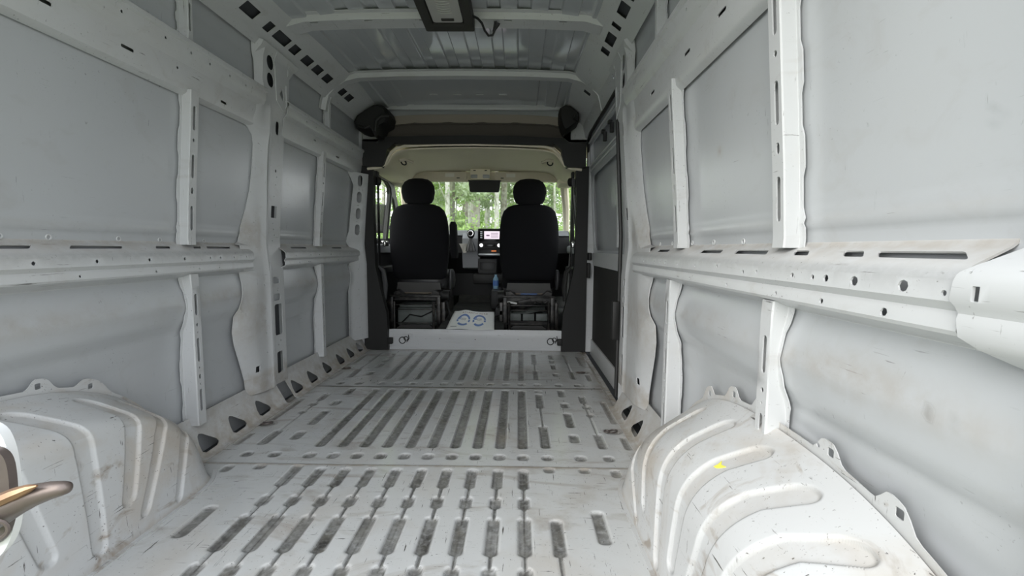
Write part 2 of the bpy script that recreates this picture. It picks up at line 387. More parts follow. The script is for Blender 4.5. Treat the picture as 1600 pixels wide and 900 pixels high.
def floor_panel(y0, y1, lift):
    nx = 400; ny = int((y1 - y0) / .0055)
    X, Y = np.meshgrid(np.linspace(-.905, .905, nx), np.linspace(y0, y1, ny), indexing='ij')
    H = np.zeros_like(X); D = np.zeros_like(X)
    for (fx, a, b, hw, dep) in FE:
        if b < y0 or a > y1: continue
        wide = hw > .008
        ex = .012 if wide else .006
        ii = np.where((X[:, 0] > fx - hw - ex) & (X[:, 0] < fx + hw + ex))[0]; jj = np.where((Y[0] > a - ex) & (Y[0] < b + ex))[0]
        if not len(ii) or not len(jj): continue
        sl = np.ix_(ii, jj); x = X[sl]; y = Y[sl]; r = min(hw, (b - a) / 2) * .75
        qx = np.abs(x - fx) - (hw - r); qy = np.abs(y - (a + b) / 2) - ((b - a) / 2 - r)
        d = np.hypot(np.maximum(qx, 0), np.maximum(qy, 0)) + np.minimum(np.maximum(qx, qy), 0) - r
        h = -.009 * dep * (1 - sst(d, -.006 if wide else -.002, .007 if wide else .003))
        H[sl] = np.minimum(H[sl], h)
        gn = .72 + .14 * frac_noise(x * 3, y * 3, 13)
        fill = (1 - sst(d, -.004, .001)) * (np.clip(gn + .1, .6, 1) if wide else 1.0) * (.6 + .4 * dep); rim = np.exp(-((d + .0015) / (.0028 if y0 < 1 else .004)) ** 2) * (.9 if wide else 0) * (.5 + .5 * dep)
        D[sl] = np.maximum(D[sl], np.maximum(fill, rim))
    for (rx, ry) in RINGS:
        d = np.hypot((X - rx) / .045, (Y - ry) / .035)
        H -= .008 * (1 - sst(d, .5, 1)); D = np.maximum(D, .55 * np.exp(-((d - .85) / .2) ** 2))
    H += .0012 * frac_noise(X, Y, 3) * .5
    seam = np.exp(-((Y - y1) / .004) ** 2) + np.exp(-((Y - y0) / .004) ** 2)
    D = np.maximum(D, .75 * seam)
    n1 = frac_noise(X, Y, 5)
    edge = sst(np.abs(X), .79, .89); G = np.clip(edge * (.75 + .3 * n1), 0, 1)
    G = np.maximum(G, .55 * sst(Y, 3.48, 3.6)); G = np.maximum(G, np.clip(.35 * sst(n1, .7, 1.6), 0, 1))
    G = np.maximum(G, .8 * np.exp(-((Y - y1) / .012) ** 2)); G = np.maximum(G, .9 * np.exp(-((np.abs(X) - .868 + .004 * n1) / .012) ** 2)); D = np.maximum(D, .55 * np.exp(-((np.abs(X) - .872 + .003 * n1) / .004) ** 2))
    # scuffs: fine dark scratches dragged over the paint near the rear
    D = np.maximum(D, np.clip(.30 * sst(frac_noise(X * 9, Y * 7, 9), 1.55, 1.9) * (Y < 1.9), 0, 1))
    # pressed gutter falls away at the side
    H -= .006 * sst(np.abs(X), .86, .88)
    gridobj('floor_panel', X, Y, H + lift, P_FLOOR, floor, 50, (np.clip(D, 0, 1), G))
floor_panel(.38, 1.640, .0015); floor_panel(1.642, 2.604, 0); floor_panel(2.606, 3.605, .0015)
mb = MB(); mb.box(-.96, .96, .38, 3.6, -.14, -.03); mb.box(-.975, .975, 3.595, 3.64, -.14, -.002); mb.build('underfloor', M_CAV, floor)
for (rx, ry) in RINGS:
    mb = MB(); mb.ring((rx, ry, .002), .020, .0035, (0, .1, 1), sx=1.1, sy=.8); mb.ring((rx - .028, ry, .001), .012, .003, (0, 0, 1))
    mb.build('tie_down_ring', M_HOOK, floor)

# ================================================================= WHEEL ARCHES
def arch_profiles(y):
    u = np.abs(y - .93); zi = .375 * np.clip(1 - (u / .60) ** 2.6, 0, 1) ** .555; zw = .445 * np.clip(1 - (u / .665) ** 2.6, 0, 1) ** .555
    return zi, zw
# beads: (Y at the wall edge, Y at the shoulder, Y at foot, foot z, half width)
BEADS_R = [(1.43, 1.40, 1.25, .02, .018), (1.215, 1.25, 1.18, .09, .020), (1.045, 1.095, 1.08, .02, .023), (.88, .96, 1.0, .08, .025), (.73, .83, .92, .05, .025), (.60, .72, .84, .08, .024)]
BEADS_L = [(1.46, 1.42, 1.34, .02, .016), (1.33, 1.325, 1.195, .05, .018), (1.185, 1.22, 1.14, .11, .024), (1.005, 1.065, 1.08, .03, .024), (.80, .885, .985, .09, .024), (.60, .74, .86, .08, .024)]
def wheel_arch(side, label):
    t = thing('wheel_arch', label, 'wheel arch', (side * .82, .93, 0))
    ny, nv = 470, 170; BEADS = BEADS_R if side > 0 else BEADS_L; k1, k2 = 68, 34
    ys = .93 + np.linspace(-1, 1, ny) * .655
    X = np.zeros((ny, nv)); Y = X.copy(); Z = X.copy(); D = X.copy(); G = X.copy()
    for i, y in enumerate(ys):
        zi, zw = arch_profiles(y); zi = float(zi) * (.84 if side > 0 else 1); zw = float(zw)
        u = abs(y - .93); xf = .715 + .05 * max(0, (u - .5) / .15) ** 2 if u > .5 else .715
        xs_, xw = xf + .015 + .03 * (1 - min(1, zi / .3)), .925
        r = min(.09 if side > 0 else .040, zi * .6)
        P = [(xf, 0.0)]
        a1 = Vector((xf, 0)); a2 = Vector((xs_, zi)); a3 = Vector((xw, zw))
        d1 = (a2 - a1).normalized() if (a2 - a1).length > 1e-4 else Vector((0, 1)); d2 = (a3 - a2).normalized()
        p1 = a2 - d1 * r; p2 = a2 + d2 * min(r, (a3 - a2).length * .5)
        pts = [a1.lerp(p1, k / k1) for k in range(k1)]
        for k in range(k2): q = k / k2; pts.append(p1 * (1 - q) ** 2 + a2 * 2 * q * (1 - q) + p2 * q * q)
        pts += [p2.lerp(a3, k / (k1 - 1)) for k in range(k1)]
        for j, p in enumerate(pts):
            v = j / (nv - 1)
            ang_ = math.radians(180 - 72 * float(sst(v, .25, .68))); nx_, nz_ = math.cos(ang_), math.sin(ang_)
            h = 0; dd = 0
            for (yw, ysx, yf, zf, hw) in BEADS:
                if zi < .02: continue
                cc_ = 2 * ysx - (yf + yw) / 2; yc = (1 - v) ** 2 * yf + 2 * v * (1 - v) * cc_ + v * v * yw
                q = min(1, p.y / max(zi, .01)); endd = (zf - p.y) if v < .5 else (v - .875) * .3
                hh = hw * (1 if v >= .5 else (.75 + .25 * q))
                d = abs(y - yc) - hh
                if endd > -hh: d = math.hypot(max(0, abs(y - yc) - 0), max(0, endd + hh)) - hh
                k = 1 - float(sst(d, -.0035, .0035)); h = max(h, k)
                dd = max(dd, math.exp(-((d + .001) / .0025) ** 2))
            X[i, j] = side * (p.x - nx_ * .008 * h * 1); Z[i, j] = p.y - nz_ * .008 * h; Y[i, j] = y
            D[i, j] = min(.8, .32 * dd * (1 if v > .45 else .45))
            G[i, j] = h * .22 * (v > .45)
    nn = frac_noise(X * 4, Y * 3, 11 + side)
    D = np.maximum(D, np.clip(.5 * sst(frac_noise(Y * 5, Z * 6 + X * 4, 4 + side), 1.75, 2.2), 0, 1))
    G = np.clip(G + .35 * sst(nn, .3, 1.7) + .5 * sst(np.abs(Y - .93), .55, .64) + .5 * (1 - sst(Z, 0, .03)), 0, 1)
    gridobj('arch_shell', X, Y, Z, P_ARCH, t, 50, (D, G))
    # flange with ears along the wall
    ears = [1.31, 1.165, 1.03, .80, .65] if side > 0 else [1.165, 1.31, .80, .65]
    n = 120; yy = np.linspace(.29, 1.575, n)
    def fz(y):
        z = float(arch_profiles(y)[1]); e = 0
        for k, c in enumerate(ears):
            w_ = .030 if (k % 2 == 0 or side > 0) else .045
            e = max(e, .030 * math.exp(-(abs(y - c) / w_) ** 4))
        return z + .012 + e
    low = [(float(y), float(arch_profiles(y)[1]) - .012) for y in yy]; hi = [(float(y), fz(float(y))) for y in yy]
    holes = [rrect(c - .008, fz(c) - .019, .016, .016, .003) for c in ears] + [circ(ears[1] + .028, fz(ears[1]) - .016, .005), circ(ears[3] + .026, fz(ears[3]) - .02, .005)]
    sheet('arch_flange', low + hi[::-1], holes, lambda s, z, o: (side * (.925 + o * .5 + .004), s, z), P_ARCH, t, .004)
    mb = MB()       # skirt that stands the arch on the floor along its foot
    foot = [(X[i, 0] - side * .012, Y[i, 0]) for i in range(0, ny, 3)]; foot2 = [(X[i, 0] + side * .002, Y[i, 0]) for i in range(0, ny, 3)]
    L = foot + foot2[::-1]; mb.prism([(a, b) for a, b in L], -.001, .004, 'Z'); mb.build('foot_flange', P_ARCH, t)
    return t
wheel_arch(1, 'right-hand white ribbed wheel arch with yellow mark, scuffed on top')
wheel_arch(-1, 'left-hand white ribbed wheel arch, brown grime on its top')

# ================================================================= WALLS
def skin(side, wall, y0, y1, name='outer_panel'):
    ny = int((y1 - y0) / .012); zs = np.linspace(-.12, 1.94, 200)
    Y, Z = np.meshgrid(np.linspace(y0, y1, ny), zs, indexing='ij'); X = S(Y, Z) * side
    n1 = frac_noise(Y * 1.3, Z * 1.3, 21 + side)
    G = np.exp(-((Z - .61 - .01 * n1) / .035) ** 2) * np.clip(.5 + .35 * n1, 0, 1) * .45 + .25 * np.exp(-((Z - .890) / .005) ** 2)
    D = np.zeros_like(G)
    D = np.maximum(D, .35 * np.exp(-((Z - .876) / .002) ** 2))
    if side > 0:        # rows of rub marks
        for k in range(10): D = np.maximum(D, .6 * np.exp(-((Y - .562 - k * .0055) / .0012) ** 2) * (np.abs(Z - .615 + .004 * (k % 3)) < .012))
        for (a, b) in ((.58, 1.005), (.585, .985), (.574, 1.0), (.576, .988)): D = np.maximum(D, .5 * np.exp(-((Y - a) / .004) ** 2 - ((Z - b) / .003) ** 2))
        t_ = (Y - .83) * -.9 + .54; D = np.maximum(D, .55 * np.exp(-((Z - t_) / .0022) ** 2) * (np.abs(Y - .81) < .055))
        G = np.maximum(G, .7 * np.exp(-((Y - 1.33) / .015) ** 2 - ((Z - 1.11) / .014) ** 2))
    gridobj(name, X, Y, Z, P_WALL, wall, 60, (D, np.clip(G, 0, 1)))

def strip_map(side, prof):
    """profile of (half width, z) points followed by arc length; returns map(Y, s) and the arc lengths"""
    a = [0]
    for p, q in zip(prof, prof[1:]): a.append(a[-1] + math.hypot(q[0] - p[0], q[1] - p[1]))
    hx = [p[0] for p in prof]; hz = [p[1] for p in prof]
    def f(y, s, o):
        x = float(np.interp(s, a, hx)); z = float(np.interp(s, a, hz))
        s2 = min(max(s, 1e-4), a[-1] - 1e-4); e = 1e-3
        dx = float(np.interp(s2 + e, a, hx)) - float(np.interp(s2 - e, a, hx)); dz = float(np.interp(s2 + e, a, hz)) - float(np.interp(s2 - e, a, hz)); L = math.hypot(dx, dz) or 1
        # outward offset is perpendicular to the profile, away from the load space
        nx, nz = (dz / L, -dx / L) if prof[-1][1] > prof[0][1] else (-dz / L, dx / L)
        return (side * (x + nx * o), y, z + nz * o)
    return f, a
def sz(prof, a, z, seg):
    """arc position at height z on segment seg"""
    p, q = prof[seg], prof[seg + 1]; t = (z - p[1]) / (q[1] - p[1]); return a[seg] + t * (a[seg + 1] - a[seg])

def rib(side, wall, y, z0, z1, holes, low=False, wtop=.048, name='rib'):
    """hat-section upright: flanges on the skin, two side walls, slotted top face"""
    fl, sd = .014, .042
    a = [0, fl, fl + .004, fl + sd, fl + sd + .004, fl + sd + wtop, fl + sd + wtop + .004, fl + 2 * sd + wtop, 2 * fl + 2 * sd + wtop]
    yy = [-fl, 0, .001, .001, .004, wtop - .004, wtop - .001, wtop, wtop + fl]
    fr = [.20, .20, .22, .93, 1, 1, .93, .20, .20]
    tot_ = a[-1]
    def f(s, z, o):
        dy = float(np.interp(s, a, yy)); k = float(np.interp(s, a, fr))
        bend = .0 * float(1 - sst(z1 - z, 0, .16)) * (0 if low else 1)
        sk = Sf(y, z) - .002; w_ = W(z)
        mid = fl + sd + wtop / 2; px = 0 if (s <= fl or s >= tot_ - fl) else max(-1, min(1, (mid - s) / (wtop / 2 + .002)))
        return (side * (sk * (1 - k) + w_ * k + o * (1 if abs(px) < .95 else .3)), y + dy - bend + (o * px if abs(px) > .8 else 0), z)
    tot = a[-1]; cx = fl + sd + wtop / 2
    H = [slot(cx, (p + q) / 2, w_, q - p) if q - p > .02 else circ(cx, (p + q) / 2, w_ / 2) for (p, q, w_) in holes]
    ts = list(np.arange(z0 + .02, z1 - .01, .03))
    # scalloped near flange edge
    n = 26; L = []
    for k in range(n + 1):
        z = z0 + (z1 - z0) * k / n; L.append((.007 if (k // 4) % 2 else 0.0, z))
    outer = L + [(tot, z1), (tot, z0)]
    outer = [(.0, z0)] + [(x, z) for x, z in L[1:-1]] + [(0, z1), (tot, z1), (tot, z0)]
    return sheet(name, outer, H, f, P_FRAME, wall, .003, ss=a[1:-1], ts=ts)
UPH = [(1.27, 1.36, .017), (1.225, 1.241, .014), (1.09, 1.18, .017), (1.03, 1.055, .014), (.89, .985, .017)]
LOH = [(.56, .645, .017), (.515, .530, .013), (.487, .498, .008), (.375, .47, .017), (.345, .357, .010), (.305, .325, .013), (.280, .290, .008), (.175, .265, .017)]

RAILP = [(.957, .847), (.955, .843), (.948, .837), (.905, .814), (.893, .804), (.888, .796), (.886, .769), (.893, .762), (.897, .757), (.893, .750), (.891, .733), (.895, .727), (.945, .706), (.955, .688)]
def belt_rail(side, wall, y0, y1, top, face, lower, name='belt_rail'):
    f, a = strip_map(side, RAILP)
    H = [rrect((p + q) / 2, (a[2] + a[3]) / 2 + .001, q - p, .021, .005, skew=-1.1) for p, q in top]
    H += [circ(y, (a[5] + a[6]) / 2 + d, r) for y, r, d in face] + [circ(y, (a[9] + a[10]) / 2, r) for y, r in lower]
    def dirt(y, s):
        e = .5 if a[1] <= s <= a[2] + .01 else (.25 if s < a[4] else 0)
        return (.28 if abs(s - a[5]) < .003 or abs(s - a[4]) < .003 else 0, e)
    return sheet(name, rect(y0, y1, 0, a[-1]), H, f, P_FRAME, wall, .003, ss=list(np.arange(y0 + .03, y1, .06)), ts=a[1:-1], dirt=dirt)
CANTP = [(.907, 1.352), (.902, 1.356), (.893, 1.364), (.886, 1.374), (.882, 1.400), (.874, 1.47), (.872, 1.495), (.858, 1.512), (.852, 1.52), (.847, 1.556), (.838, 1.562), (.838, 1.576), (.845, 1.582), (.900, 1.590)]
def cant_rail(side, wall, y0, y1, slots, dots, name='upper_rail'):
    up_ = .012 if side > 0 else .040
    prof_ = [(x, z + up_ * max(0, 1 - (z - 1.35) / .11)) for x, z in CANTP]
    f, a = strip_map(side, prof_)
    H = [slot(y, sz(prof_, a, 1.435 if not z else z, 4), w_, .010) for y, w_, z in slots] + [circ(y, (a[8] + a[9]) / 2, .005) for y in dots]
    return sheet(name, rect(y0, y1, 0, a[-1]), H, f, P_FRAME, wall, .003, ss=list(np.arange(y0 + .04, y1, .08)), ts=a[1:-1])
def tear(y, side):
    """rounded-triangle opening of the sill gusset in (Y, s)"""
    return [(y - .050, .020), (y - .035, .010), (y + .030, .012), (y + .050, .022), (y + .047, .036), (y + .02, .060), (y - .005, .083), (y - .022, .090), (y - .034, .082), (y - .047, .05)]
def sill_gusset(side, wall, y0, y1, ys):
    prof = [(.842, .003), (.862, .006), (.868, .010), (.925, .112), (.932, .124), (.938, .150)]
    f, a = strip_map(side, prof)
    return sheet('sill_gusset', rect(y0, y1, 0, a[-1]), [[(p, a[2] - .004 + q) for p, q in tear(y, side)] for y in ys], f, P_FRAME, wall, .003,
                 ss=list(np.arange(y0 + .05, y1, .1)), ts=a[1:-1], dirt=lambda y, s: (.0, .75 if s < a[3] * .55 else .35))

def c_pillar(side, wall, dy):
    """wide pressed pillar between window bays, with its slotted door-side strip"""
    edge = [(2.07, .115), (2.06, .20), (2.03, .29), (1.998, .38), (1.988, .44), (2.005, .51), (2.03, .57), (2.055, .66), (2.058, .71), (2.04, .715), (2.04, .835), (2.075, .85), (2.10, .92), (2.135, 1.0), (2.165, 1.10), (2.175, 1.20), (2.178, 1.32), (2.165, 1.36), (2.13, 1.385), (2.08, 1.40), (2.08, 1.57), (2.17, 1.60), (2.165, 1.70), (2.14, 1.76), (2.12, 1.79)]
    edge = [(y + (dy if z < .84 else (dy * .45 if z < 1.58 else 0)), z) for y, z in edge]
    front = 2.41 if side < 0 else 2.42
    outer = edge + [(front + .04, 1.79), (front + .03, 1.77), (front, 1.70), (front, 1.0), (front, .1)]
    def f(y, z, o):
        e = float(np.interp(z, [p[1] for p in edge], [p[0] for p in edge]))
        d = .036 * (1 - float(np.clip((y - e) / .085, 0, 1)) ** .7)
        if z > 1.58: d = .03 * (1 - float(sst(y, e, e + .03)))
        if z < .9: d = max(-.01, min(d, Sf(y, z) - W(z) - .011))
        if .715 <= z <= .835: d = 0
        if z < 1.5: d += .010 * math.exp(-((y - 2.262) / .008) ** 2) + .014 * float(sst(y, 2.27, 2.285)) - .010 * math.exp(-((y - 2.235) / .014) ** 2)
        x = W(z) + d
        if z > 1.80: x = W(z) + d * .3
        return (side * (x + o), y, z - (o * .5 if z > 1.8 else 0))
    c = 2.345
    H = [slot(c, 1.435, .035, .07), rrect(c, 1.01, .055, .062, .004), rrect(c - .01, .655, .065, .036, .010), rrect(c - .01, .565, .065, .036, .012), rrect(c, .445, .075, .165, .012), rrect(c, .215, .060, .115, .010)]
    H += [rrect(2.25, 1.722, .062, .068, .030), rrect(2.25, 1.640, .062, .068, .030)]
    for z in (.95, .92, .89, .86, 1.09, 1.15, 1.19, .61, .60, .33, .31): H.append(circ(c + random.uniform(-.012, .012), z, .004, 6))
    H.append(circ(c, 1.22, .009)); H.append(rrect(2.02 + (dy or 0) + .10, .235, .024, .03, .002))
    for z in (.64, .52, .46, .40, .30): H.append(circ(2.20, z, .005, 6))
    H.append([(2.31, 1.56), (2.36, 1.545), (2.375, 1.60), (2.36, 1.64), (2.335, 1.62)])
    sheet('pillar', outer, H, f, P_FRAME, wall, .004, ss=[1.95, 2.0, 2.05, 2.1, 2.13, 2.16, 2.19, 2.215, 2.235, 2.25, 2.262, 2.275, 2.29, 2.32, 2.37], ts=list(np.arange(.16, 1.85, .035)) + [.715, .835, 1.58, 1.80], ang=25, dirt=lambda y, z: (0, .5 * math.exp(-((z - .9) / .08) ** 2) * (y < 2.2) + .4 * math.exp(-((z - .5) / .12) ** 2) * (y < 2.2) + .5 * (z < .2)))
    sheet('pillar_hole_shade', rect(2.29, 2.395, .12, 1.50), [], lambda y, z, o: (side * (W(z) + .04 + o), y, z), M_CAV, wall, .002, ts=[.7, .85, 1.0, 1.35])  # added dark sheet, colours the strip's holes as if in deep shade
    sheet('pillar_hole_shade', rect(2.18, 2.33, 1.585, 1.77), [], lambda y, z, o: (side * (W(z) + .035 + o), y, z), M_CAV, wall, .002)  # same dark stand-in for shade behind the upper oval holes
    mb = MB()          # rear return wall of the door-side strip
    def ret(z0, z1):
        vs = []; fs = []
        zz = np.linspace(z0, z1, 30)
        for z in zz: vs += [(side * (W(z) + .014), front, z), (side * (W(z) + .10), front + .004, z), (side * (W(z) + .10), front + .008, z), (side * (W(z) + .018), front + .006, z)]
        for i in range(len(zz) - 1):
            for k in range(4): fs.append((i * 4 + k, i * 4 + (k + 1) % 4, (i + 1) * 4 + (k + 1) % 4, (i + 1) * 4 + k))
        fs += [(0, 1, 2, 3), tuple(len(vs) - 4 + k for k in range(4))]
        mb.add(vs, fs)
    if side > 0: ret(.0, 1.75); mb.build('pillar_return', P_FRAME, wall)
    mb = MB()
    if side > 0:
        mb.box(.868, .905, 2.395, 2.432, .34, .55, .006); mb.build('striker_recess', M_TRIM2, wall)

RW = struct('wall_right'); LW = struct('wall_left')
skin(1, RW, YR, 2.50); skin(-1, LW, YR, 3.66)
for side, wl_ in ((1, RW), (-1, LW)):
    # behind every opening the cavity is closed at the sill
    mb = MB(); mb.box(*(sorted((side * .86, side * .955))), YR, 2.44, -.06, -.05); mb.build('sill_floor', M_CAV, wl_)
# right side
belt_rail(1, RW, .545, 2.10, [(.575, .715), (.745, .79), (.885, .93), (1.03, 1.18), (1.26, 1.40), (1.70, 1.83)],
          [(.62, .0085, 0), (.71, .008, 0), (.775, .0065, 0), (.81, .0045, 0), (.87, .0045, 0), (1.0, .004, 0), (1.06, .005, .004), (1.2, .005, -.004), (1.35, .005, 0), (1.5, .005, 0), (1.62, .005, 0), (1.68, .004, 0), (1.75, .005, 0), (1.9, .005, 0), (.56, .004, .004)],
          [(.655, .0065), (.79, .005), (.93, .004), (1.15, .004), (1.4, .004)])
cant_rail(1, RW, YR, 2.19, [(1.22, .05, 1.44), (1.46, .05, 1.44), (1.82, .05, 1.44), (.75, .05, 1.44)], [1.0, 1.2, 1.4, 1.6, 1.85, 2.0])
rib(1, RW, .948, .835, 1.372, UPH); rib(1, RW, .952, .13, .722, LOH, True)
rib(1, RW, 1.575, .835, 1.405, UPH); rib(1, RW, 1.60, .12, .722, LOH, True)
rib(1, RW, 1.72, 1.585, 1.80, [(1.62, 1.72, .012)], wtop=.03)
rib(1, RW, .98, 1.585, 1.80, [(1.62, 1.72, .012)], wtop=.03)
c_pillar(1, RW, -.13)
sill_gusset(1, RW, 1.585, 2.30, [1.72, 1.93, 2.12])
# left side
belt_rail(-1, LW, .53, 2.10, [(.78, .90), (1.0, 1.165), (1.27, 1.44), (1.575, 1.64), (1.76, 1.80), (1.835, 1.985)],
          [(1.135, .006, 0), (1.31, .006, 0), (1.5, .006, 0), (1.66, .006, 0), (1.80, .005, 0), (1.86, .005, 0), (1.95, .005, 0), (2.04, .004, 0)], [(1.26, .004), (1.53, .004), (1.74, .004), (1.86, .003)])
cant_rail(-1, LW, YR, 2.19, [(1.2, .05, 1.46), (1.455, .05, 1.45), (1.92, .04, 1.43), (1.66, .012, 1.47)], [1.28, 1.41, 1.58, 1.70, 1.80, 1.92, 2.03])
belt_rail(-1, LW, 2.39, 3.52, [(2.52, 2.70), (3.08, 3.24)], [(2.50, .004, 0), (2.68, .004, 0), (2.80, .004, 0), (2.97, .004, 0), (3.12, .004, 0), (3.3, .004, 0), (3.4, .004, 0)], [(2.55, .004), (2.66, .005), (2.68, .004), (3.1, .004), (3.3, .003)])
cant_rail(-1, LW, 2.39, 3.63, [(2.75, .03, 1.47), (3.1, .05, 1.44)], [2.6, 2.72, 2.9, 3.0, 3.3])
rib(-1, LW, 1.715, .835, 1.415, UPH); rib(-1, LW, 1.70, .12, .722, LOH, True)
rib(-1, LW, .95, .835, 1.40, UPH); rib(-1, LW, .95, .12, .722, LOH, True)
rib(-1, LW, 2.86, .835, 1.43, UPH, wtop=.045); rib(-1, LW, 2.84, .12, .722, LOH, True, wtop=.045)
rib(-1, LW, 1.70, 1.585, 1.80, [(1.62, 1.72, .012)], wtop=.03)
rib(-1, LW, 2.93, 1.585, 1.78, [(1.63, 1.74, .010)], wtop=.03)
c_pillar(-1, LW, 0)
sill_gusset(-1, LW, 1.585, 2.30, [1.73, 1.92, 2.12])
sill_gusset(-1, LW, 2.39, 3.60, [2.46, 2.65, 2.86, 3.08, 3.27, 3.46])
# small dimples pressed in the skin just above the belt rail
for side, wl_, ys in ((1, RW, (1.2, 1.38, 1.55, 1.75, 1.9)), (-1, LW, (1.12, 1.24, 1.46, 1.63, 1.86))):
    for y in ys:
        mb = MB(); mb.ring((side * (Sf(y, .85) - .003), y, .852), .007, .0022, (1, 0, 0), 12, 5); mb.build('clip_boss', P_FRAME, wl_)
# left B pillar with its four oval openings
def b_pillar():
    outer = [(3.385, .10), (3.395, .69), (3.43, .72), (3.43, .84), (3.40, .87), (3.43, .95), (3.445, 1.30), (3.42, 1.35), (3.37, 1.375), (3.37, 1.40), (3.58, 1.40), (3.60, .10)]
    H = [slot(3.492, z, .042, .085) for z in (1.34, 1.215, 1.09, .965)]
    H += [circ(3.49, z, .004, 6) for z in (1.277, 1.152, 1.027, .66, .5, .35, .2)]
    def f(y, z, o):
        d = .036 - .085 * float(np.clip((y - 3.415) / .15, 0, 1))
        if z < .9: d = min(d, Sf(y, z) - W(z) - .006)
        if z > .87: d -= .008 * (abs(((z - .9025) % .125) - .0625) < .05) * (abs(y - 3.49) < .04) * .5
        return (-(W(z) + d + o), y, z)
    sheet('pillar', outer, H, f, P_FRAME, LW, .004, ss=[3.40, 3.42, 3.44, 3.455, 3.465, 3.515, 3.53, 3.54, 3.55, 3.57], ts=list(np.arange(.14, 1.38, .04)) + [.9025 + .0125 + .125 * k for k in range(4)], ang=25)
b_pillar()
# D pillars beside the rear opening and the smooth cap that ends the belt rail
def d_pillar(side, wall):
    mb = MB(); pr = [(side * (W(z) - .01), z) for z in (0, .7, .85, 1.0, 1.35, 1.57, 1.75)]; vs = []
    for x, z in pr: vs += [(x, .36, z), (x, .43, z), (x + side * .08, .43, z), (x + side * .08, .36, z)]
    mb.add(vs, [(i * 4 + k, i * 4 + (k + 1) % 4, (i + 1) * 4 + (k + 1) % 4, (i + 1) * 4 + k) for i in range(6) for k in range(4)] + [(3, 2, 1, 0), (24, 25, 26, 27)]); mb.build('rear_pillar', P_FRAME, wall)
    prof = [(.950, .866), (.946, .848), (.930, .838), (.896, .816), (.884, .806), (.880, .795), (.879, .772), (.885, .764), (.888, .756), (.885, .748), (.887, .728), (.895, .716), (.925, .700), (.950, .688)]
    f, a = strip_map(side, prof)
    out = [(.39, 0), (.475, 0), (.50, a[2] * .6), (.525, a[3] - .006), (.542, a[4] + .004), (.545, a[6]), (.541, a[8]), (.538, a[10]), (.520, a[11]), (.505, a[12]), (.49, a[-1]), (.39, a[-1])]
    sheet('rail_end_cap', out, [rrect(.5145, (a[5] + a[6]) / 2 + .002, .0085, .018, .001), circ(.527, a[4], .0022, 6)], f, P_FRAME, wall, .004, ss=[.42, .45, .48, .5, .52, .53], ts=a[1:-1], ang=40)
d_pillar(1, RW); d_pillar(-1, LW)
# roof side rail with square lightening holes
SIDEP = [(.868, 1.765), (.845, 1.792), (.838, 1.80), (.748, 1.866), (.738, 1.873), (.70, 1.905)]
def side_rail(side, wall, y1, sq):
    f, a = strip_map(side, SIDEP); c = (a[2] + a[3]) / 2
    H = [rrect(y, c, w_, .050, .004) for y, w_ in sq]
    sheet('rail_hole_shade', rect(YR, y1, a[2] + .004, a[3] - .004), [], lambda y, s, o: f(y, s, o + .02), M_CAV, wall, .002)  # dark sheet added behind the squares, its colour replaces cavity shade
    sheet('roof_side_rail', rect(YR, y1, 0, a[-1]), H, f, P_FRAME, wall, .003, ss=list(np.arange(YR + .05, y1, .1)), ts=a[1:-1])
side_rail(-1, LW, 3.62, [(.6, .08), (.75, .08), (.9, .08), (1.05, .08), (1.2, .08), (1.35, .08), (1.5, .08), (1.66, .09), (1.80, .09), (1.99, .10), (2.135, .05), (2.25, .12), (2.375, .07), (2.51, .09), (2.635, .09), (2.765, .09), (2.99, .09), (3.11, .09)])
side_rail(1, RW, 3.62, [(.6, .08), (.75, .08), (.9, .08), (1.05, .08), (1.2, .08), (1.35, .08), (1.5, .08), (1.66, .09), (1.86, .09), (1.99, .10), (2.13, .04), (2.26, .11), (2.39, .06), (3.0, .05)])
# inner upper panels of the high roof (between cant rail and roof side rail) are the skin itself
# sliding-door header above the right-hand opening
def door_header():
    prof = [(.842, 1.795), (.850, 1.790), (.868, 1.72), (.874, 1.695), (.884, 1.690), (.90, 1.69)]
    f, a = strip_map(1, prof)
    H = [circ(y, (a[1] + a[2]) / 2, r) for y, r in ((2.62, .009), (2.82, .006), (3.0, .010), (3.2, .006), (3.35, .009))] + [slot(2.50, (a[1] + a[2]) / 2, .05, .03)]
    sheet('door_header', rect(2.42, 3.63, 0, a[-1]), H, f, P_FRAME, RW, .003, ss=list(np.arange(2.5, 3.6, .1)), ts=a[1:-1])
    mb = MB(); pts = [(.905, 2.428, .02), (.908, 2.428, .9), (.885, 2.430, 1.3), (.872, 2.44, 1.60), (.878, 2.50, 1.68), (.885, 2.8, 1.685), (.885, 3.4, 1.685), (.89, 3.56, 1.66), (.90, 3.60, 1.55), (.92, 3.61, .9), (.915, 3.61, .02)]
    mb.tube(pts, .011, 8); mb.build('door_seal', M_RUB, RW)
door_header()
mb = MB(); mb.box(.915, .925, 2.40, 3.64, 1.66, 1.86); mb.build('header_closure', M_CAV, RW)
# pillar cap gussets that tie C pillars to the roof bow
for side, wl_ in ((1, RW), (-1, LW)):
    def f(s, z, o): return (side * (W(z) - .010 + o), s, z)
    tri = [(2.30, 1.56), (2.405, 1.50), (2.42, 1.70), (2.50, 1.785), (2.28, 1.785)]
    sheet('pillar_cap', tri, [[(2.325, 1.60), (2.385, 1.545), (2.395, 1.56), (2.392, 1.66), (2.375, 1.655)], slot(2.40, 1.74, .022, .06)], lambda s, z, o: (side * (W(z) - .004 + o), s, z), P_FRAME, wl_, .004, ts=[1.57, 1.65, 1.75])

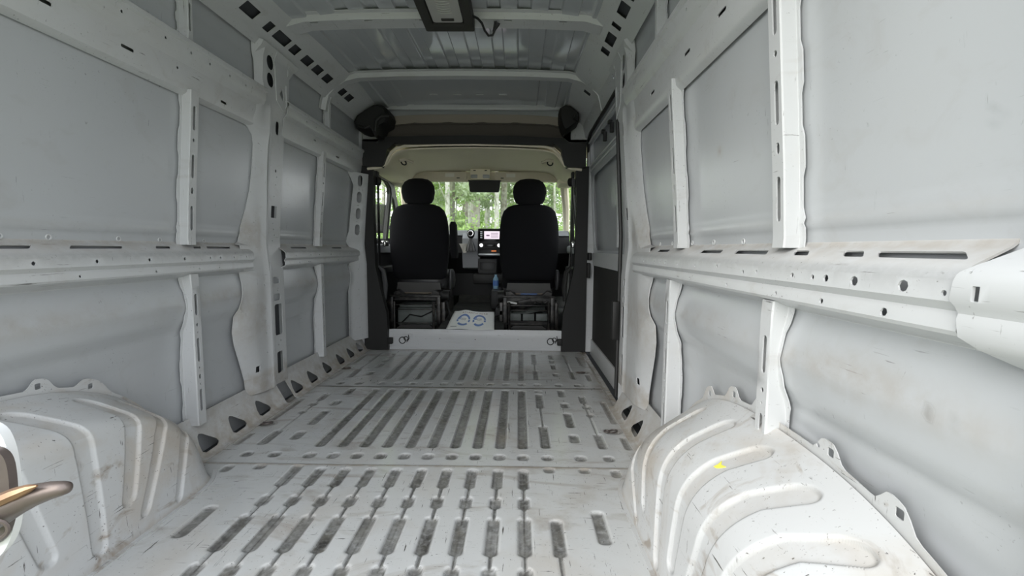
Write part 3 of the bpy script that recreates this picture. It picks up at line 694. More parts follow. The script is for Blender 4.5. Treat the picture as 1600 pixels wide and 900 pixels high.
# ================================================================= SLIDING DOOR (right)
sdr = thing('sliding_door', 'closed white sliding side door with dark hardboard lower half', 'door', (.95, 3.05, -.02))
def door_x(y, z): return .955 if z < .8 else .955 - (z - .8) * .062
def doorsheet(name, outer, holes, m, off, th=.006, **k): return sheet(name, outer, holes, lambda y, z, o: (door_x(y, z) + off + o, y, z), m, sdr, th, **k)
zz = list(np.arange(.1, 1.7, .1))
doorsheet('door_panel', rect(2.445, 3.60, -.02, 1.685), [], P_WALL, .035, ts=zz)
win = rrect(3.04, 1.10, .92, .56, .09, 5); 
doorsheet('window_frame', rect(2.445, 3.60, .70, 1.685), [win, rrect(3.04, 1.545, 1.0, .14, .02)], P_WALL, 0, ts=zz + [.8])
mb = MB()
for y in (2.56, 2.72): mb.prism([(.955 - .012, 1.36), (.99, 1.36), (.99, .84), (.955 + .0, .84)], y, y + .03, 'Y')
mb.build('window_stiffener', P_FRAME, sdr)
doorsheet('lower_panel', [(2.46, .05), (3.56, .05), (3.58, .12), (3.58, .705), (2.46, .69)], [], M_HARD, .004)
doorsheet('kick_strip', rect(2.445, 3.60, -.02, .105), [], P_FRAME, -.008, th=.010)
doorsheet('beltline_strip', rect(2.445, 3.60, .70, .80), [], P_FRAME, -.006, th=.008)
for z, r in ((1.645, .008), (1.465, .007), (1.43, .006)):
    mb = MB(); mb.tube([(door_x(0, z) - .004, 2.45, z), (door_x(0, z) - .004, 3.56, z)], r, 8); mb.build('door_rib', P_FRAME, sdr)
for y in (2.78, 3.0):
    mb = MB(); mb.box(door_x(0, 1.6) - .012, door_x(0, 1.6) + .012, y, y + .035, 1.585, 1.605, .003); mb.box(door_x(0, 1.57) - .004, door_x(0, 1.57) + .02, y - .01, y + .012, 1.53, 1.59, .003); mb.build('clip_bracket', M_TRIM, sdr)
mb = MB(); mb.box(.90, .925, 3.52, 3.60, .60, .72, .006); mb.box(.905, .93, 3.50, 3.58, .74, .80, .006); mb.build('door_stop', M_TRIM, sdr)

# ================================================================= CEILING
ceil = struct('ceiling')
nx, ny = 560, 90
X, Y = np.meshgrid(np.linspace(-.76, .76, nx), np.linspace(YR - .02, 3.62, ny), indexing='ij')
Z0 = 1.952 - .045 * (np.abs(X) / .76) ** 3
ph = ((X + .615 + .0705) / .1415) % 1.0
trough = sst(ph, .27, .33) * (1 - sst(ph, .70, .76))
flat = sst(Y, 3.02, 3.06) * (np.abs(X) < .45)
amp = .011 * (1 - sst(np.abs(X), .70, .72)) * (1 - flat) * (1 - .6 * sst(Y, 3.5, 3.56))
Z0 = Z0 - .010 + .017 * np.clip((Y - 2.1) / .75, 0, 1) - .02 * np.clip((Y - 2.9) / .6, 0, 1)     # crown of the roof, its forward rise added to reflect the windscreen
Z = Z0 - .012 + amp * trough
gridobj('roof_panel', X, Y, Z, P_ROOF, ceil, 35)
def bow(yc, hw, ends, holes=True, name='roof_bow'):
    path = [(-.868, ends), (-.858, 1.74), (-.845, 1.785), (-.80, 1.83), (-.74, 1.868), (-.66, 1.888), (-.4, 1.898), (0, 1.902)]
    if ends > 1.80: path = [(-.745, 1.866)] + path[5:]
    path = path + [(-x, z) for x, z in path[::-1][1:]]
    a = [0]
    for p, q in zip(path, path[1:]): a.append(a[-1] + math.hypot(q[0] - p[0], q[1] - p[1]))
    px = [p[0] for p in path]; pz = [p[1] for p in path]
    tw = [-hw - .035, -hw - .012, -hw, hw, hw + .012, hw + .035]
    def f(s, t, o):
        x = float(np.interp(s, a, px)); z = float(np.interp(s, a, pz)); s2 = min(max(s, .011), a[-1] - .011)
        nx_ = float(np.interp(s2 + .01, a, pz) - np.interp(s2 - .01, a, pz)); nz_ = -float(np.interp(s2 + .01, a, px) - np.interp(s2 - .01, a, px)); L = math.hypot(nx_, nz_)
        nx_, nz_ = -nx_ / L, -nz_ / L
        lift = float(np.interp(abs(t), [0, hw, hw + .012, hw + .035], [0, 0, .024, .026]))
        return (x + nx_ * (lift + o), yc + t, z + nz_ * (lift + o))
    H = []
    if holes:
        mid = a[-1] / 2
        for d in (-.62, -.36, -.10, .30, .56): H.append(slot(mid + d, -hw + .013, .04, .011))
        for k in range(14): H.append(circ(mid - .68 + k * .105 + .02, -hw + .012, .003, 6))
        pass
    sheet(name, rect(0, a[-1], tw[0], tw[-1]), H, f, P_FRAME, ceil, .003, ss=[q for q in a[1:-1]] + list(np.arange(.3, a[-1] - .3, .12)), ts=tw[1:-1])
bow(2.245, .045, 1.90); bow(2.93, .030, 1.69, False); bow(1.55, .035, 1.90, False); bow(.9, .035, 1.90, False)
# front inner roof step with its small pressed dashes
mb = MB()
for x in (-.26, -.09, .07, .24): mb.box(x - .03, x + .03, 3.32, 3.328, 1.925, 1.931)
mb.build('roof_dash', P_FRAME, ceil)
mb = MB(); mb.box(-.74, .74, 3.53, 3.56, 1.885, 1.925, .006); mb.build('front_roof_bow', P_FRAME, ceil)
# rear header and sill of the open rear door frame
mb = MB(); mb.box(-.88, .88, .36, .46, 1.84, 1.95, .01); mb.build('rear_header', P_FRAME, ceil)

# ================================================================= CAB PARTITION OPENING
fw = struct('wall_front')
sheet('front_sill', [(-.79, -.005), (.80, -.005), (.80, .155), (.66, .165), (-.66, .165), (-.79, .155)], [circ(-.30 + .02, .09, .004, 6), circ(.01, .085, .005, 6), circ(.36, .09, .004, 6)],
      lambda s, t, o: (s, 3.605 - .012 * float(sst(t, .02, 0)) + .010 * float(sst(t, .12, .165)) + o, t), P_FRAME, fw, .006, ts=[.01, .02, .04, .12, .14, .155])
for x in (-.585, .625):
    mb = MB(); mb.ring((x, 3.598, .075), .026, .0035, (0, 1, 0)); mb.ring((x + .03, 3.597, .09), .016, .003, (0, 1, 0)); mb.tube([(x + .05, 3.597, .12), (x + .055, 3.597, .09), (x + .035, 3.597, .06)], .003, 6)
    mb.build('sill_ring', M_TRIM2, fw)
# side trims
for s, nm in ((-1, 'L'), (1, 'R')):
    xo = lambda v: s * v + (.018 if s > 0 else 0)
    p = [(xo(.885), 0), (xo(.69), 0), (xo(.695), .12), (xo(.70), .30), (xo(.745), .48), (xo(.785), .68), (xo(.795), 1.10), (xo(.785), 1.47), (xo(.885), 1.47)]
    mb = MB(); mb.prism(p, 3.565, 3.63, 'Y'); mb.build('side_trim', M_TRIM, fw, ang=20)
    q = [(xo(.855), 1.455), (xo(.71), 1.455), (xo(.69), 1.475), (xo(.672), 1.53), (xo(.665), 1.58), (xo(.60), 1.635), (xo(.855), 1.645)]
    mb = MB(); mb.prism(q, 3.52, 3.60, 'Y'); mb.build('upper_trim', M_TRIM2, fw, ang=20)
    mb = MB(); mb.box(*sorted((xo(.66), xo(.70))), 3.555, 3.60, .05, .10, .004); mb.build('trim_clip', M_TRIM, fw)
    mb = MB(); mb.box(*sorted((xo(.875), xo(.97))), 3.58, 3.63, 0, 1.93); mb.build('body_post', P_FRAME, fw)
    mb = MB(); mb.prism([(xo(.90), 1.62), (xo(.80), 1.635), (xo(.70), 1.66), (xo(.66), 1.80), (xo(.74), 1.86), (xo(.90), 1.78)], 3.60, 3.62, 'Y'); mb.build('corner_panel', P_FRAME, fw)
# dark beam, taupe header felt and its wavy edge
mb = MB(); mb.prism([(-.74, 1.64), (-.6, 1.625), (0, 1.632), (.6, 1.622), (.78, 1.62), (.70, 1.675), (.3, 1.69), (0, 1.694), (-.3, 1.69), (-.72, 1.68)], 3.53, 3.60, 'Y'); mb.build('header_beam', M_TRIM, fw)
mb = MB(); mb.prism([(-.76, 1.66), (.76, 1.66), (.76, 1.83), (.5, 1.84), (0, 1.845), (-.5, 1.84), (-.76, 1.83)], 3.60, 3.62, 'Y'); mb.build('header_felt', M_TAUPE, fw)
n = 80; top = []; bot = []
for k in range(n + 1):
    x = -.66 + 1.34 * k / n; bot.append((x, 1.795 - .03 * (x / .7) ** 4 + .006 * max(0, math.sin(x * 24)) ** 3)); top.append((x, 1.862 - .025 * (x / .7) ** 4))
mb = MB(); mb.prism(bot + top[::-1], 3.575, 3.60, 'Y'); mb.build('header_edge', M_TAUPE2, fw, ang=20)
mb = MB(); mb.tube([(x, 3.573, z - .002) for x, z in bot[::2]], .006, 6); mb.build('header_piping', M_TAUPE, fw)
mb = MB(); mb.prism([(-.76, 1.84), (.76, 1.84), (.76, 1.94), (-.76, 1.94)], 3.60, 3.63, 'Y'); mb.build('header_plate', P_ROOF, fw)

def blob(name, label, pts, y0, y1, knobs):
    t = thing(name, label, 'corner cover', (sum(p[0] for p in pts) / len(pts), (y0 + y1) / 2, min(p[1] for p in pts)))
    n = len(pts); cx = sum(p[0] for p in pts) / n; cz = sum(p[1] for p in pts) / n
    bm = bmesh.new(); A = [bm.verts.new((cx + (x - cx) * .84, y0, cz + (z - cz) * .84)) for x, z in pts]; M_ = [bm.verts.new((x, y0 + .03, z)) for x, z in pts]; B = [bm.verts.new((x, y1, z)) for x, z in pts]
    bm.faces.new(A)
    for P_, Q_ in ((A, M_), (M_, B)):
        for k in range(n): bm.faces.new((P_[k], P_[(k + 1) % n], Q_[(k + 1) % n], Q_[k]))
    bm.faces.new(B[::-1]); bmesh.ops.recalc_face_normals(bm, faces=bm.faces)
    bm.verts.index_update(); m2 = MB(); m2.add([v.co[:] for v in bm.verts], [[v.index for v in f.verts] for f in bm.faces]); bm.free(); m2.build('shell', M_TRIM, t, ang=25)
    for (p, r) in knobs:
        m3 = MB(); m3.tube(p, r, 8); m3.build('moulded_rib', M_TRIM2, t)
    return t
blob('corner_cover', 'lumpy black foam cover in the upper left corner above the cab', [(-.845, 1.70), (-.865, 1.755), (-.84, 1.80), (-.775, 1.84), (-.72, 1.872), (-.655, 1.875), (-.615, 1.845), (-.60, 1.80), (-.615, 1.745), (-.66, 1.72), (-.685, 1.66), (-.71, 1.645), (-.73, 1.69), (-.80, 1.685)], 3.36, 3.56,
     [([(-.60, 3.37, 1.79), (-.655, 3.355, 1.785), (-.69, 3.35, 1.75), (-.70, 3.36, 1.68)], .014), ([(-.82, 3.36, 1.715), (-.77, 3.35, 1.70), (-.74, 3.36, 1.72)], .010)])
blob('corner_cover', 'crumpled black foam cover in the upper right corner above the cab', [(.655, 1.79), (.655, 1.86), (.675, 1.872), (.70, 1.88), (.735, 1.875), (.79, 1.83), (.80, 1.79), (.795, 1.76), (.76, 1.735), (.715, 1.70), (.69, 1.69), (.67, 1.73)], 3.38, 3.56,
     [([(.78, 3.385, 1.76), (.75, 3.365, 1.775), (.76, 3.36, 1.80)], .009)])

# ================================================================= CAB
cabs = struct('trim_1')
mb = MB(); mb.box(-.95, .95, 3.61, 5.3, .08, .125); mb.build('cab_floor', M_CARP, cabs)
mb = MB(); mb.box(-.98, .98, 5.30, 5.33, .05, .92); mb.build('firewall', M_CARP, cabs)
for s in (-1, 1):
    mb = MB(); mb.box(*sorted((s * .955, s * .975)), 3.61, 5.33, .02, .14); mb.build('door_sill', M_CARP, cabs)
mb = MB(); mb.prism([(3.615, .125), (3.615, .163), (4.15, .232), (4.9, .24), (5.2, .5), (5.3, .5), (5.3, .125)], -.30, .24, 'X'); mb.build('cab_tunnel', M_CARP, cabs, ang=20)
# headliner vault
hl = thing('cab_headliner', 'beige moulded headliner arching over the cab', 'headliner', (0, 4.1, 1.5))
def arch_sec(y, k):
    """opening outline at depth y"""
    zt = 1.61 - .02 * k; pts = []
    base = [(-.815, 1.44), (-.74, 1.455), (-.695, 1.475), (-.675, 1.51), (-.655, 1.55), (-.61, 1.585), (-.54, 1.60), (-.3, 1.612), (0, 1.616), (.3, 1.612), (.53, 1.60), (.61, 1.583), (.655, 1.55), (.675, 1.51), (.695, 1.475), (.75, 1.455), (.835, 1.44)]
    return [(x * (1 + .10 * k * (abs(x) > .5)) + .010, z + .045 * math.sin(min(1, k * 1.4) * PI) * (abs(x) < .64) - .012 * max(0, k - .55) / .45 * (z > 1.5) + 0 * k) for x, z in base]
secs = [(3.575, 0), (3.60, -.12), (3.63, 0), (3.70, .12), (3.82, .25), (4.0, .42), (4.2, .58), (4.4, .75), (4.62, 1.0)]
vs = []; fs = []
for y, k in secs:
    q = arch_sec(y, max(0, k)); zoff = -.006 if k < 0 else 0
    vs += [(x, y, z + zoff) for x, z in q]
m_ = 17
for i in range(len(secs) - 1):
    for j in range(m_ - 1): fs.append((i * m_ + j, i * m_ + j + 1, (i + 1) * m_ + j + 1, (i + 1) * m_ + j))
o = obj('headliner_shell', vs, fs, M_BEIGE, hl, True, 60, fixn=False); md = o.modifiers.new('s', 'SOLIDIFY'); md.thickness = .01; md.offset = 0; md2 = o.modifiers.new('d', 'SUBSURF'); md2.levels = 1; md2.render_levels = 1
for s in (-1, 1):
    mb = MB(); mb.tube([(s * .62 + .01, 3.68, 1.530), (s * .58 + .01, 3.72, 1.545), (s * .54 + .01, 3.80, 1.54)], .012, 8); mb.build('grab_recess', M_BEIGE2, hl)
    mb = MB(); mb.ring((s * .60 + .01, 3.74, 1.525), .022, .006, (.2, .6, .6)); mb.build('coat_hook', M_TRIM2, hl)
# piping under the felt beam
mb = MB(); mb.tube([(x + .0, 3.56, z) for x, z in [(-.83, 1.442), (-.74, 1.452), (-.69, 1.477), (-.67, 1.515), (-.645, 1.56), (-.60, 1.60), (-.53, 1.618), (-.3, 1.628), (0, 1.632), (.3, 1.628), (.55, 1.618), (.62, 1.60), (.665, 1.56), (.69, 1.515), (.71, 1.477), (.76, 1.452), (.845, 1.442)]], .011, 8); mb.build('edge_piping', M_BEIGE, hl)
mb = MB(); mb.box(-.88, .88, 4.60, 4.66, 1.50, 1.60, .01); mb.build('windscreen_header', M_BEIGE, hl)
# roof of the cab (outside shell), doors and pillars
mb = MB(); mb.box(-.98, .98, 3.60, 4.72, 1.66, 1.68); mb.build('cab_roof', M_BEIGE2, cabs)
mb = MB(); mb.box(-.98, .98, 3.62, 4.7, 1.68, 1.96); mb.build('roof_shelf', M_TAUPE, cabs)
for s in (-1, 1):
    mb = MB(); mb.tube([(s * .80, 4.55, 1.53), (s * .86, 4.85, 1.28), (s * .90, 5.15, 1.03), (s * .91, 5.25, .93)], [.045, .04, .035, .035], 8); mb.build('windscreen_post', M_BEIGE, cabs)
    mb = MB(); mb.box(*sorted((s * .74, s * .90)), 4.3, 4.62, 1.44, 1.60, .02); mb.build('headliner_corner', M_BEIGE, cabs)
def cab_door(s, label):
    t = thing('cab_door', label, 'door', (s * .90, 4.2, .1))
    x = lambda z: s * (.93 if z < .9 else .93 - (z - .9) * .12)
    outer = [(3.66, .10), (3.66, 1.50), (4.25, 1.50), (4.45, 1.44), (4.85, 1.10), (5.0, .92), (5.05, .10)]
    wn = [(3.78, .90), (3.78, 1.36), (3.84, 1.44), (4.18, 1.44), (4.30, 1.40), (4.34, 1.34), (4.34, .90)]
    wq = [(4.42, .92), (4.42, 1.33), (4.50, 1.30), (4.78, 1.03), (4.84, .92)]
    sheet('door_panel', outer, [wn, wq], lambda y, z, o: (x(z) + s * o, y, z), M_DASHD, t, .03, ts=[.9, 1.2])
    sheet('window_pane', wn, [], lambda y, z, o: (x(z) + s * (o + .01), y, z), M_GLASS, t, .004)
    sheet('quarter_pane', wq, [], lambda y, z, o: (x(z) + s * (o + .01), y, z), M_GLASS, t, .004)
    mb = MB(); L = wn + [wn[0]]; mb.tube([(x(z) - s * .006, y, z) for y, z in L], .014, 6); mb.build('window_seal', M_RUB, t)
    mb = MB(); mb.box(*sorted((s * .86, s * .93)), 3.75, 4.7, .78, .86, .02); mb.build('door_ledge', M_DASH, t)
    mb = MB(); mb.box(*sorted((s * .82, s * .93)), 3.85, 4.45, .60, .66, .02); mb.build('armrest', M_DASHD, t)
    mb = MB(); mb.box(*sorted((s * .83, s * .87)), 4.0, 4.12, .84, .89, .01); mb.build('door_handle', M_CHROME, t)
    return t
cab_door(-1, 'driver-side cab door with glass, behind the left seat'); cab_door(1, 'passenger-side cab door with glass, beyond the right seat')
# wing mirror outside the left window
mir = thing('wing_mirror', 'dark wing mirror outside the left cab door', 'mirror', (-1.10, 4.72, .98))
mb = MB(); mb.box(-1.19, -1.02, 4.68, 4.78, .98, 1.28, .03); mb.build('mirror_housing', M_TRIM, mir); mb = MB(); mb.box(-1.04, -.93, 4.71, 4.75, 1.02, 1.06, .01); mb.build('mirror_arm', M_TRIM, mir)
# windscreen
ws = struct('window_1', (0, 4.9, 1.2))
vs = []; 
for k in range(9):
    q = k / 8 * 2 - 1
    vs += [(.86 * q, 4.64 + .02 * (1 - q * q), 1.53), (.92 * q, 5.26 + .10 * (1 - q * q), .90)]
o = obj('windscreen_pane', vs, [(2 * k, 2 * k + 2, 2 * k + 3, 2 * k + 1) for k in range(8)], M_GLASS, ws, True, fixn=False)
md = o.modifiers.new('s', 'SOLIDIFY'); md.thickness = .005
# visors
def visor(x0, x1, stick, label):
    t = thing('sun_visor', label, 'sun visor', ((x0 + x1) / 2, 4.55, 1.50))
    mb = MB(); L = rrect((x0 + x1) / 2, 1.545, x1 - x0, .085, .03, 4); mb.prism(L, 4.545, 4.57, 'Y'); mb.build('visor_pad', M_BEIGE2, t)
    mb = MB(); mb.box(stick - .045, stick + .045, 4.541, 4.545, 1.535, 1.572); mb.build('warning_sticker', M_STICK, t)
    c = stick + (.085 if stick < 0 else -.085); mb = MB(); mb.box(c - .015, c + .015, 4.537, 4.546, 1.522, 1.53, .002); mb.build('visor_clip', M_TRIM, t)
visor(-.72, -.165, -.335, 'beige sun visor with pale sticker above the left seat'); visor(.115, .76, .275, 'beige sun visor with pale sticker above the right seat')
oc = thing('overhead_console', 'small beige roof console with map lights above the mirror', 'console', (-.025, 4.5, 1.50))
mb = MB(); mb.prism(rrect(-.025, 1.565, .19, .125, .02, 3), 4.48, 4.60, 'Y'); mb.build('console_body', M_BEIGE, oc)
for x in (-.085, .035): mb = MB(); mb.box(x - .033, x + .033, 4.474, 4.482, 1.515, 1.55, .004); mb.build('map_light', mat('map_light_lens_' + ('a' if x < 0 else 'b'), (.35, .36, .37), .3), oc)
for x in (-.08, .03): mb = MB(); mb.box(x - .012, x + .012, 4.474, 4.482, 1.585, 1.593, .002); mb.build('console_button', M_TRIM, oc)
rm = thing('rear_view_mirror', 'black rear-view mirror hanging at the top centre of windscreen', 'mirror', (.01, 4.5, 1.38))
mb = MB(); mb.prism([(-.14, 1.475), (-.13, 1.39), (-.115, 1.385), (.15, 1.385), (.16, 1.39), (.172, 1.475), (.168, 1.48), (-.136, 1.48)], 4.50, 4.54, 'Y'); mb.build('mirror_housing', M_TRIM, rm)
mb = MB(); mb.prism([(-.15, 1.50), (-.13, 1.465), (.16, 1.465), (.18, 1.50)], 4.51, 4.56, 'Y'); mb.build('mirror_mount', M_TRIM, rm)

# dashboard
dash = thing('dashboard', 'grey and black dashboard with centre stack across the cab', 'dashboard', (0, 4.9, .3))
mb = MB(); mb.prism([(4.80, .95), (4.84, 1.005), (4.95, 1.015), (5.28, .93), (5.28, .30), (4.98, .30), (4.95, .55), (4.86, .66), (4.80, .78)], -.90, .90, 'X'); mb.build('dash_body', M_DASHD, dash, ang=25)
mb = MB(); mb.prism([(4.785, .965), (4.82, 1.015), (4.95, 1.025), (5.2, .98), (5.2, .96), (4.85, .95)], -.89, .89, 'X'); mb.build('dash_top', M_DASH, dash, ang=25)
mb = MB(); mb.prism([(4.72, .80), (4.74, .93), (4.80, .99), (4.90, .99), (4.90, .60), (4.78, .62)], -.235, -.05, 'X'); mb.build('shifter_fascia', M_DASH, dash, ang=25)
mb = MB(); mb.box(-.07, .20, 4.70, 4.80, .74, 1.035, .012); mb.build('centre_stack', M_DASHD, dash)
mb = MB(); mb.box(-.055, .185, 4.690, 4.702, .90, 1.03, .004); b_ = mb.build('infotainment_screen', M_SCREEND, dash)
mb = MB(); mb.box(.0, .160, 4.686, 4.691, .925, 1.005); mb.build('display', M_SCREEN, b_)
mb = MB(); mb.box(.022, .055, 4.6845, 4.687, .955, .968)
for z in (.985, .972, .958, .945): mb.box(.07, .145, 4.6845, 4.687, z - .002, z + .002)
mb.build('display_icon', M_ICON, b_)
mb = MB()
for z in (.935, .955, .975, .995): mb.box(-.04, -.02, 4.6865, 4.690, z, z + .008)
mb.build('menu_key', M_SILV, b_)
mb = MB(); mb.box(-.055, .185, 4.688, 4.70, .815, .885, .005); cc = mb.build('climate_panel', M_TRIM2, dash)
for x in (-.03, .155): mb = MB(); mb.ring((x, 4.684, .86), .016, .005, (0, 1, 0)); mb.tube([(x, 4.672, .86), (x, 4.69, .86)], .012, 10); mb.build('dial', M_CHROME, cc)
mb = MB(); mb.box(0.01, .11, 4.683, 4.689, .845, .87, .002); mb.build('climate_display', M_SCREEND, cc)
mb = MB()
for k in range(8): mb.box(-.03 + k * .023, -.015 + k * .023, 4.684, 4.689, .825, .833)
mb.build('climate_button', M_TRIM, cc)
mb = MB(); mb.box(.075, .125, 4.686, 4.699, .795, .806); mb.build('hazard_switch', M_ORNG, dash)
mb = MB(); mb.box(-.06, .19, 4.682, 4.70, .755, .775, .004); mb.build('chrome_strip', M_SILV, dash)
mb = MB(); L = rrect(.03, .63, .19, .12, .02, 3); Li = rrect(.03, .64, .145, .08, .015, 3)
sheet('storage_frame', L, [Li], lambda s, t, o: (s, 4.705 + o, t), M_TRIM2, dash, .02)
mb.box(-.07, .13, 4.72, 4.82, .55, .72, .01); mb.build('storage_bin', M_DASHD, dash)
mb = MB(); mb.box(-.12, .2, 4.70, 4.95, .45, .56, .02); mb.build('lower_shelf', M_TRIM2, dash)
# gear selector
gs = thing('gear_selector', 'black gear lever with chrome ring beside the screen', 'gear lever', (-.14, 4.70, .80))
mb = MB(); mb.loft([(.80, -.14, 4.69, .055, .05, 2.5), (.84, -.14, 4.68, .045, .04, 2.3), (.90, -.137, 4.67, .022, .02, 2), (.94, -.135, 4.665, .015, .015, 2)]); mb.build('gaiter', M_LEATH, gs)
mb = MB(); mb.loft([(.93, -.135, 4.66, .02, .02, 2), (.95, -.135, 4.655, .035, .03, 2), (.98, -.135, 4.65, .042, .035, 2), (1.01, -.135, 4.655, .036, .03, 2), (1.025, -.135, 4.66, .012, .01, 2)]); mb.build('knob', M_TRIM, gs)
mb = MB(); mb.ring((-.135, 4.615, .98), .026, .005, (0, 1, 0)); mb.build('chrome_ring', M_CHROME, gs)
mb = MB(); mb.loft([(.78, -.20, 4.70, .02, .02, 3), (.86, -.215, 4.70, .04, .015, 3), (.875, -.22, 4.70, .045, .012, 3)]); tag(mb.build('crumpled_tissue', M_STICK), 'crumpled pale tissue with red print tucked beside the gear lever', 'tissue')
# steering wheel, mostly hidden behind the left seat
stw = thing('steering_wheel', 'black steering wheel hidden mostly behind the left seat', 'steering wheel', (-.53, 4.55, .8))
mb = MB(); mb.ring((-.53, 4.58, .90), .19, .016, (0, .85, .5), 32, 8); mb.build('wheel_rim', M_TRIM, stw)
mb = MB(); mb.tube([(-.53, 4.60, .88), (-.53, 4.85, .72)], [.07, .04], 12); mb.build('steering_column', M_DASHD, stw)

# seats
def seat(cx, label, left):
    t = thing('bucket_seat', label, 'seat', (cx, 4.1, .125))
    Y0 = 4.06
    secs = []
    for z, hw, yo, hy, p in ((.545, .205, 0, .045, 3.2), (.56, .232, 0, .06, 3.5), (.62, .245, .0, .065, 3.6), (.75, .262, -.005, .07, 3.6), (.90, .268, -.012, .072, 3.6), (1.02, .262, -.02, .07, 3.4), (1.10, .250, -.025, .066, 3.2), (1.16, .228, -.03, .06, 3), (1.195, .19, -.033, .053, 2.8), (1.213, .14, -.035, .04, 2.5), (1.22, .09, -.035, .025, 2.2)):
        secs.append((z, cx, Y0 + yo + .01, hw, hy, p))
    mb = MB(); mb.loft(secs, 44); mb.build('backrest', M_FAB, t, ang=70)
    mb = MB(); mb.loft([(1.215, cx, 4.03, .09, .04, 2.5), (1.228, cx, 4.03, .118, .05, 2.8), (1.26, cx, 4.025, .136, .056, 2.8), (1.32, cx, 4.02, .148, .06, 2.7), (1.37, cx, 4.02, .143, .058, 2.5), (1.41, cx, 4.025, .12, .05, 2.3), (1.432, cx, 4.03, .085, .038, 2.1), (1.44, cx, 4.03, .045, .02, 2)], 36); hr = mb.build('headrest', M_FAB, t, ang=70)
    for s in (-1, 1):
        mb = MB(); mb.tube([(cx + s * .085, 4.04, 1.18), (cx + s * .085, 4.04, 1.25)], .007, 8); mb.ring((cx + s * .085, 4.02, 1.222), .007, .004, (0, 0, 1), 10, 5); mb.build('headrest_post', M_CHROME, hr)
    mb = MB(); mb.loft([(.46, cx, 4.33, .235, .24, 4), (.49, cx, 4.33, .25, .255, 4), (.58, cx, 4.33, .25, .255, 4), (.615, cx, 4.34, .225, .23, 3.5)], 36); mb.build('seat_cushion', M_LEATH if left else M_FAB, t, ang=60)
    mb = MB(); mb.loft([(.45, cx + .262, 4.22, .018, .10, 3), (.52, cx + .268, 4.22, .025, .12, 3), (.60, cx + .268, 4.20, .022, .10, 3), (.63, cx + .265, 4.18, .014, .07, 3)], 20); mb.build('side_bolster', M_LEATH, t, ang=60)
    # metalwork seen below the backrest
    mb = MB(); mb.prism([(cx - .20, .455), (cx - .17, .455), (cx - .15, .43), (cx + .15, .43), (cx + .17, .455), (cx + .20, .455), (cx + .19, .52), (cx - .19, .52)], 4.00, 4.012, 'Y'); mb.build('back_plate', M_PLATE, t)
    mb = MB(); mb.box(cx - .15, cx + .14, 4.02, 4.03, .39, .435)
    mb.build('tan_card', M_CARD, t)
    for s in (-1, 1):
        fr = MB(); fr.box(cx + s * .205 - .018, cx + s * .205 + .018, 3.82, 3.855, .125, .41, .004); fr.build('pedestal_post', M_STEEL, t)
        fr = MB(); fr.box(cx + s * .24 - .016, cx + s * .24 + .016, 3.86, 4.40, .12, .36, .004); fr.build('pedestal_side', M_STEEL, t)
        fr = MB(); fr.tube([(cx + s * .17, 3.80, .125), (cx + s * .17, 3.80, .37)], .011, 8); fr.build('floor_bolt_rod', M_STEEL, t)
    for (z, h, y) in ((.405, .016, 3.83), (.335, .010, 3.82), (.175, .010, 3.82), (.29, .008, 3.85)):
        fr = MB(); fr.box(cx - .225, cx + .225, y, y + .02, z, z + h, .003); fr.build('cross_bar', M_STEEL, t)
    fr = MB(); fr.prism([(cx - .20, .37), (cx - .20, .44), (cx - .16, .455), (cx - .12, .42), (cx + .12, .42), (cx + .16, .455), (cx + .20, .44), (cx + .20, .37)], 3.90, 4.0, 'Y'); fr.build('seat_slide', M_STEEL, t)
    fr = MB(); fr.box(cx - .24, cx + .24, 4.38, 4.40, .12, .46); fr.build('pedestal_front', M_STEEL, t)
    fr = MB(); fr.prism([(cx - .17, .128), (cx - .13, .158), (cx + .12, .158), (cx + .16, .128)], 3.86, 3.9, 'Y'); fr.build('foot_bracket', M_PLATE, t)
    # recliner hub
    s = 1 if left else -1
    fr = MB(); fr.tube([(cx + s * .215, 4.0, .405), (cx + s * .275, 4.0, .40)], .05, 14); fr.box(cx + s * .19 - .02, cx + s * .19 + .07, 3.97, 4.03, .37, .44, .01); fr.tube([(cx + s * .25, 3.98, .36), (cx + s * .29, 3.95, .22), (cx + s * .30, 3.93, .16)], .012, 8); fr.build('recliner', M_TRIM2, t)
    return t
def fit_hand(): pass
seat(-.535, 'left black cab seat with a folded armrest beside it', True)
seat(.452, 'right black cab seat with papers stowed under it', False)
ar = MB(); ar.loft([(.74, -.215, 4.02, .028, .05, 3), (.77, -.215, 4.02, .034, .06, 3), (1.03, -.222, 4.0, .032, .055, 3), (1.06, -.223, 4.0, .022, .04, 2.5)], 20)
tag(ar.build('folded_armrest', M_FAB, None, ang=60), 'upright folded black armrest beside the left cab seat', 'armrest')
# boxes and papers under the seats
ub = thing('underseat_box', 'grey box inside the left seat pedestal', 'box', (-.535, 4.1, .125)); mb = MB(); mb.box(-.72, -.36, 3.95, 4.30, .125, .30, .02); mb.box(-.70, -.40, 3.94, 4.28, .30, .33, .01); mb.build('box_body', M_BATT, ub); mb = MB(); mb.tube([(-.68, 3.93, .16), (-.60, 3.92, .24), (-.50, 3.93, .22), (-.40, 3.93, .27)], .006, 6); mb.build('cable', M_RUB, ub)
for k, x in enumerate((.335, .452, .569)):
    mb = MB(); mb.box(x - .052, x + .052, 3.93, 4.15, .19, .255, .008)
    tag(mb.build('fuse_box', M_BATT), ('leftmost', 'middle', 'rightmost')[k] + ' of the three grey boxes under the right seat', 'box')
mb = MB(); mb.box(.27, .65, 3.92, 4.3, .125, .188); tag(mb.build('battery_tray', M_STEEL), 'black tray carrying three grey boxes under the right seat', 'tray')
vs = [(.30, 3.92, .258), (.42, 3.90, .262), (.50, 3.90, .275), (.60, 3.93, .285), (.60, 4.1, .33), (.50, 4.1, .315), (.42, 4.1, .27), (.33, 4.1, .268)]
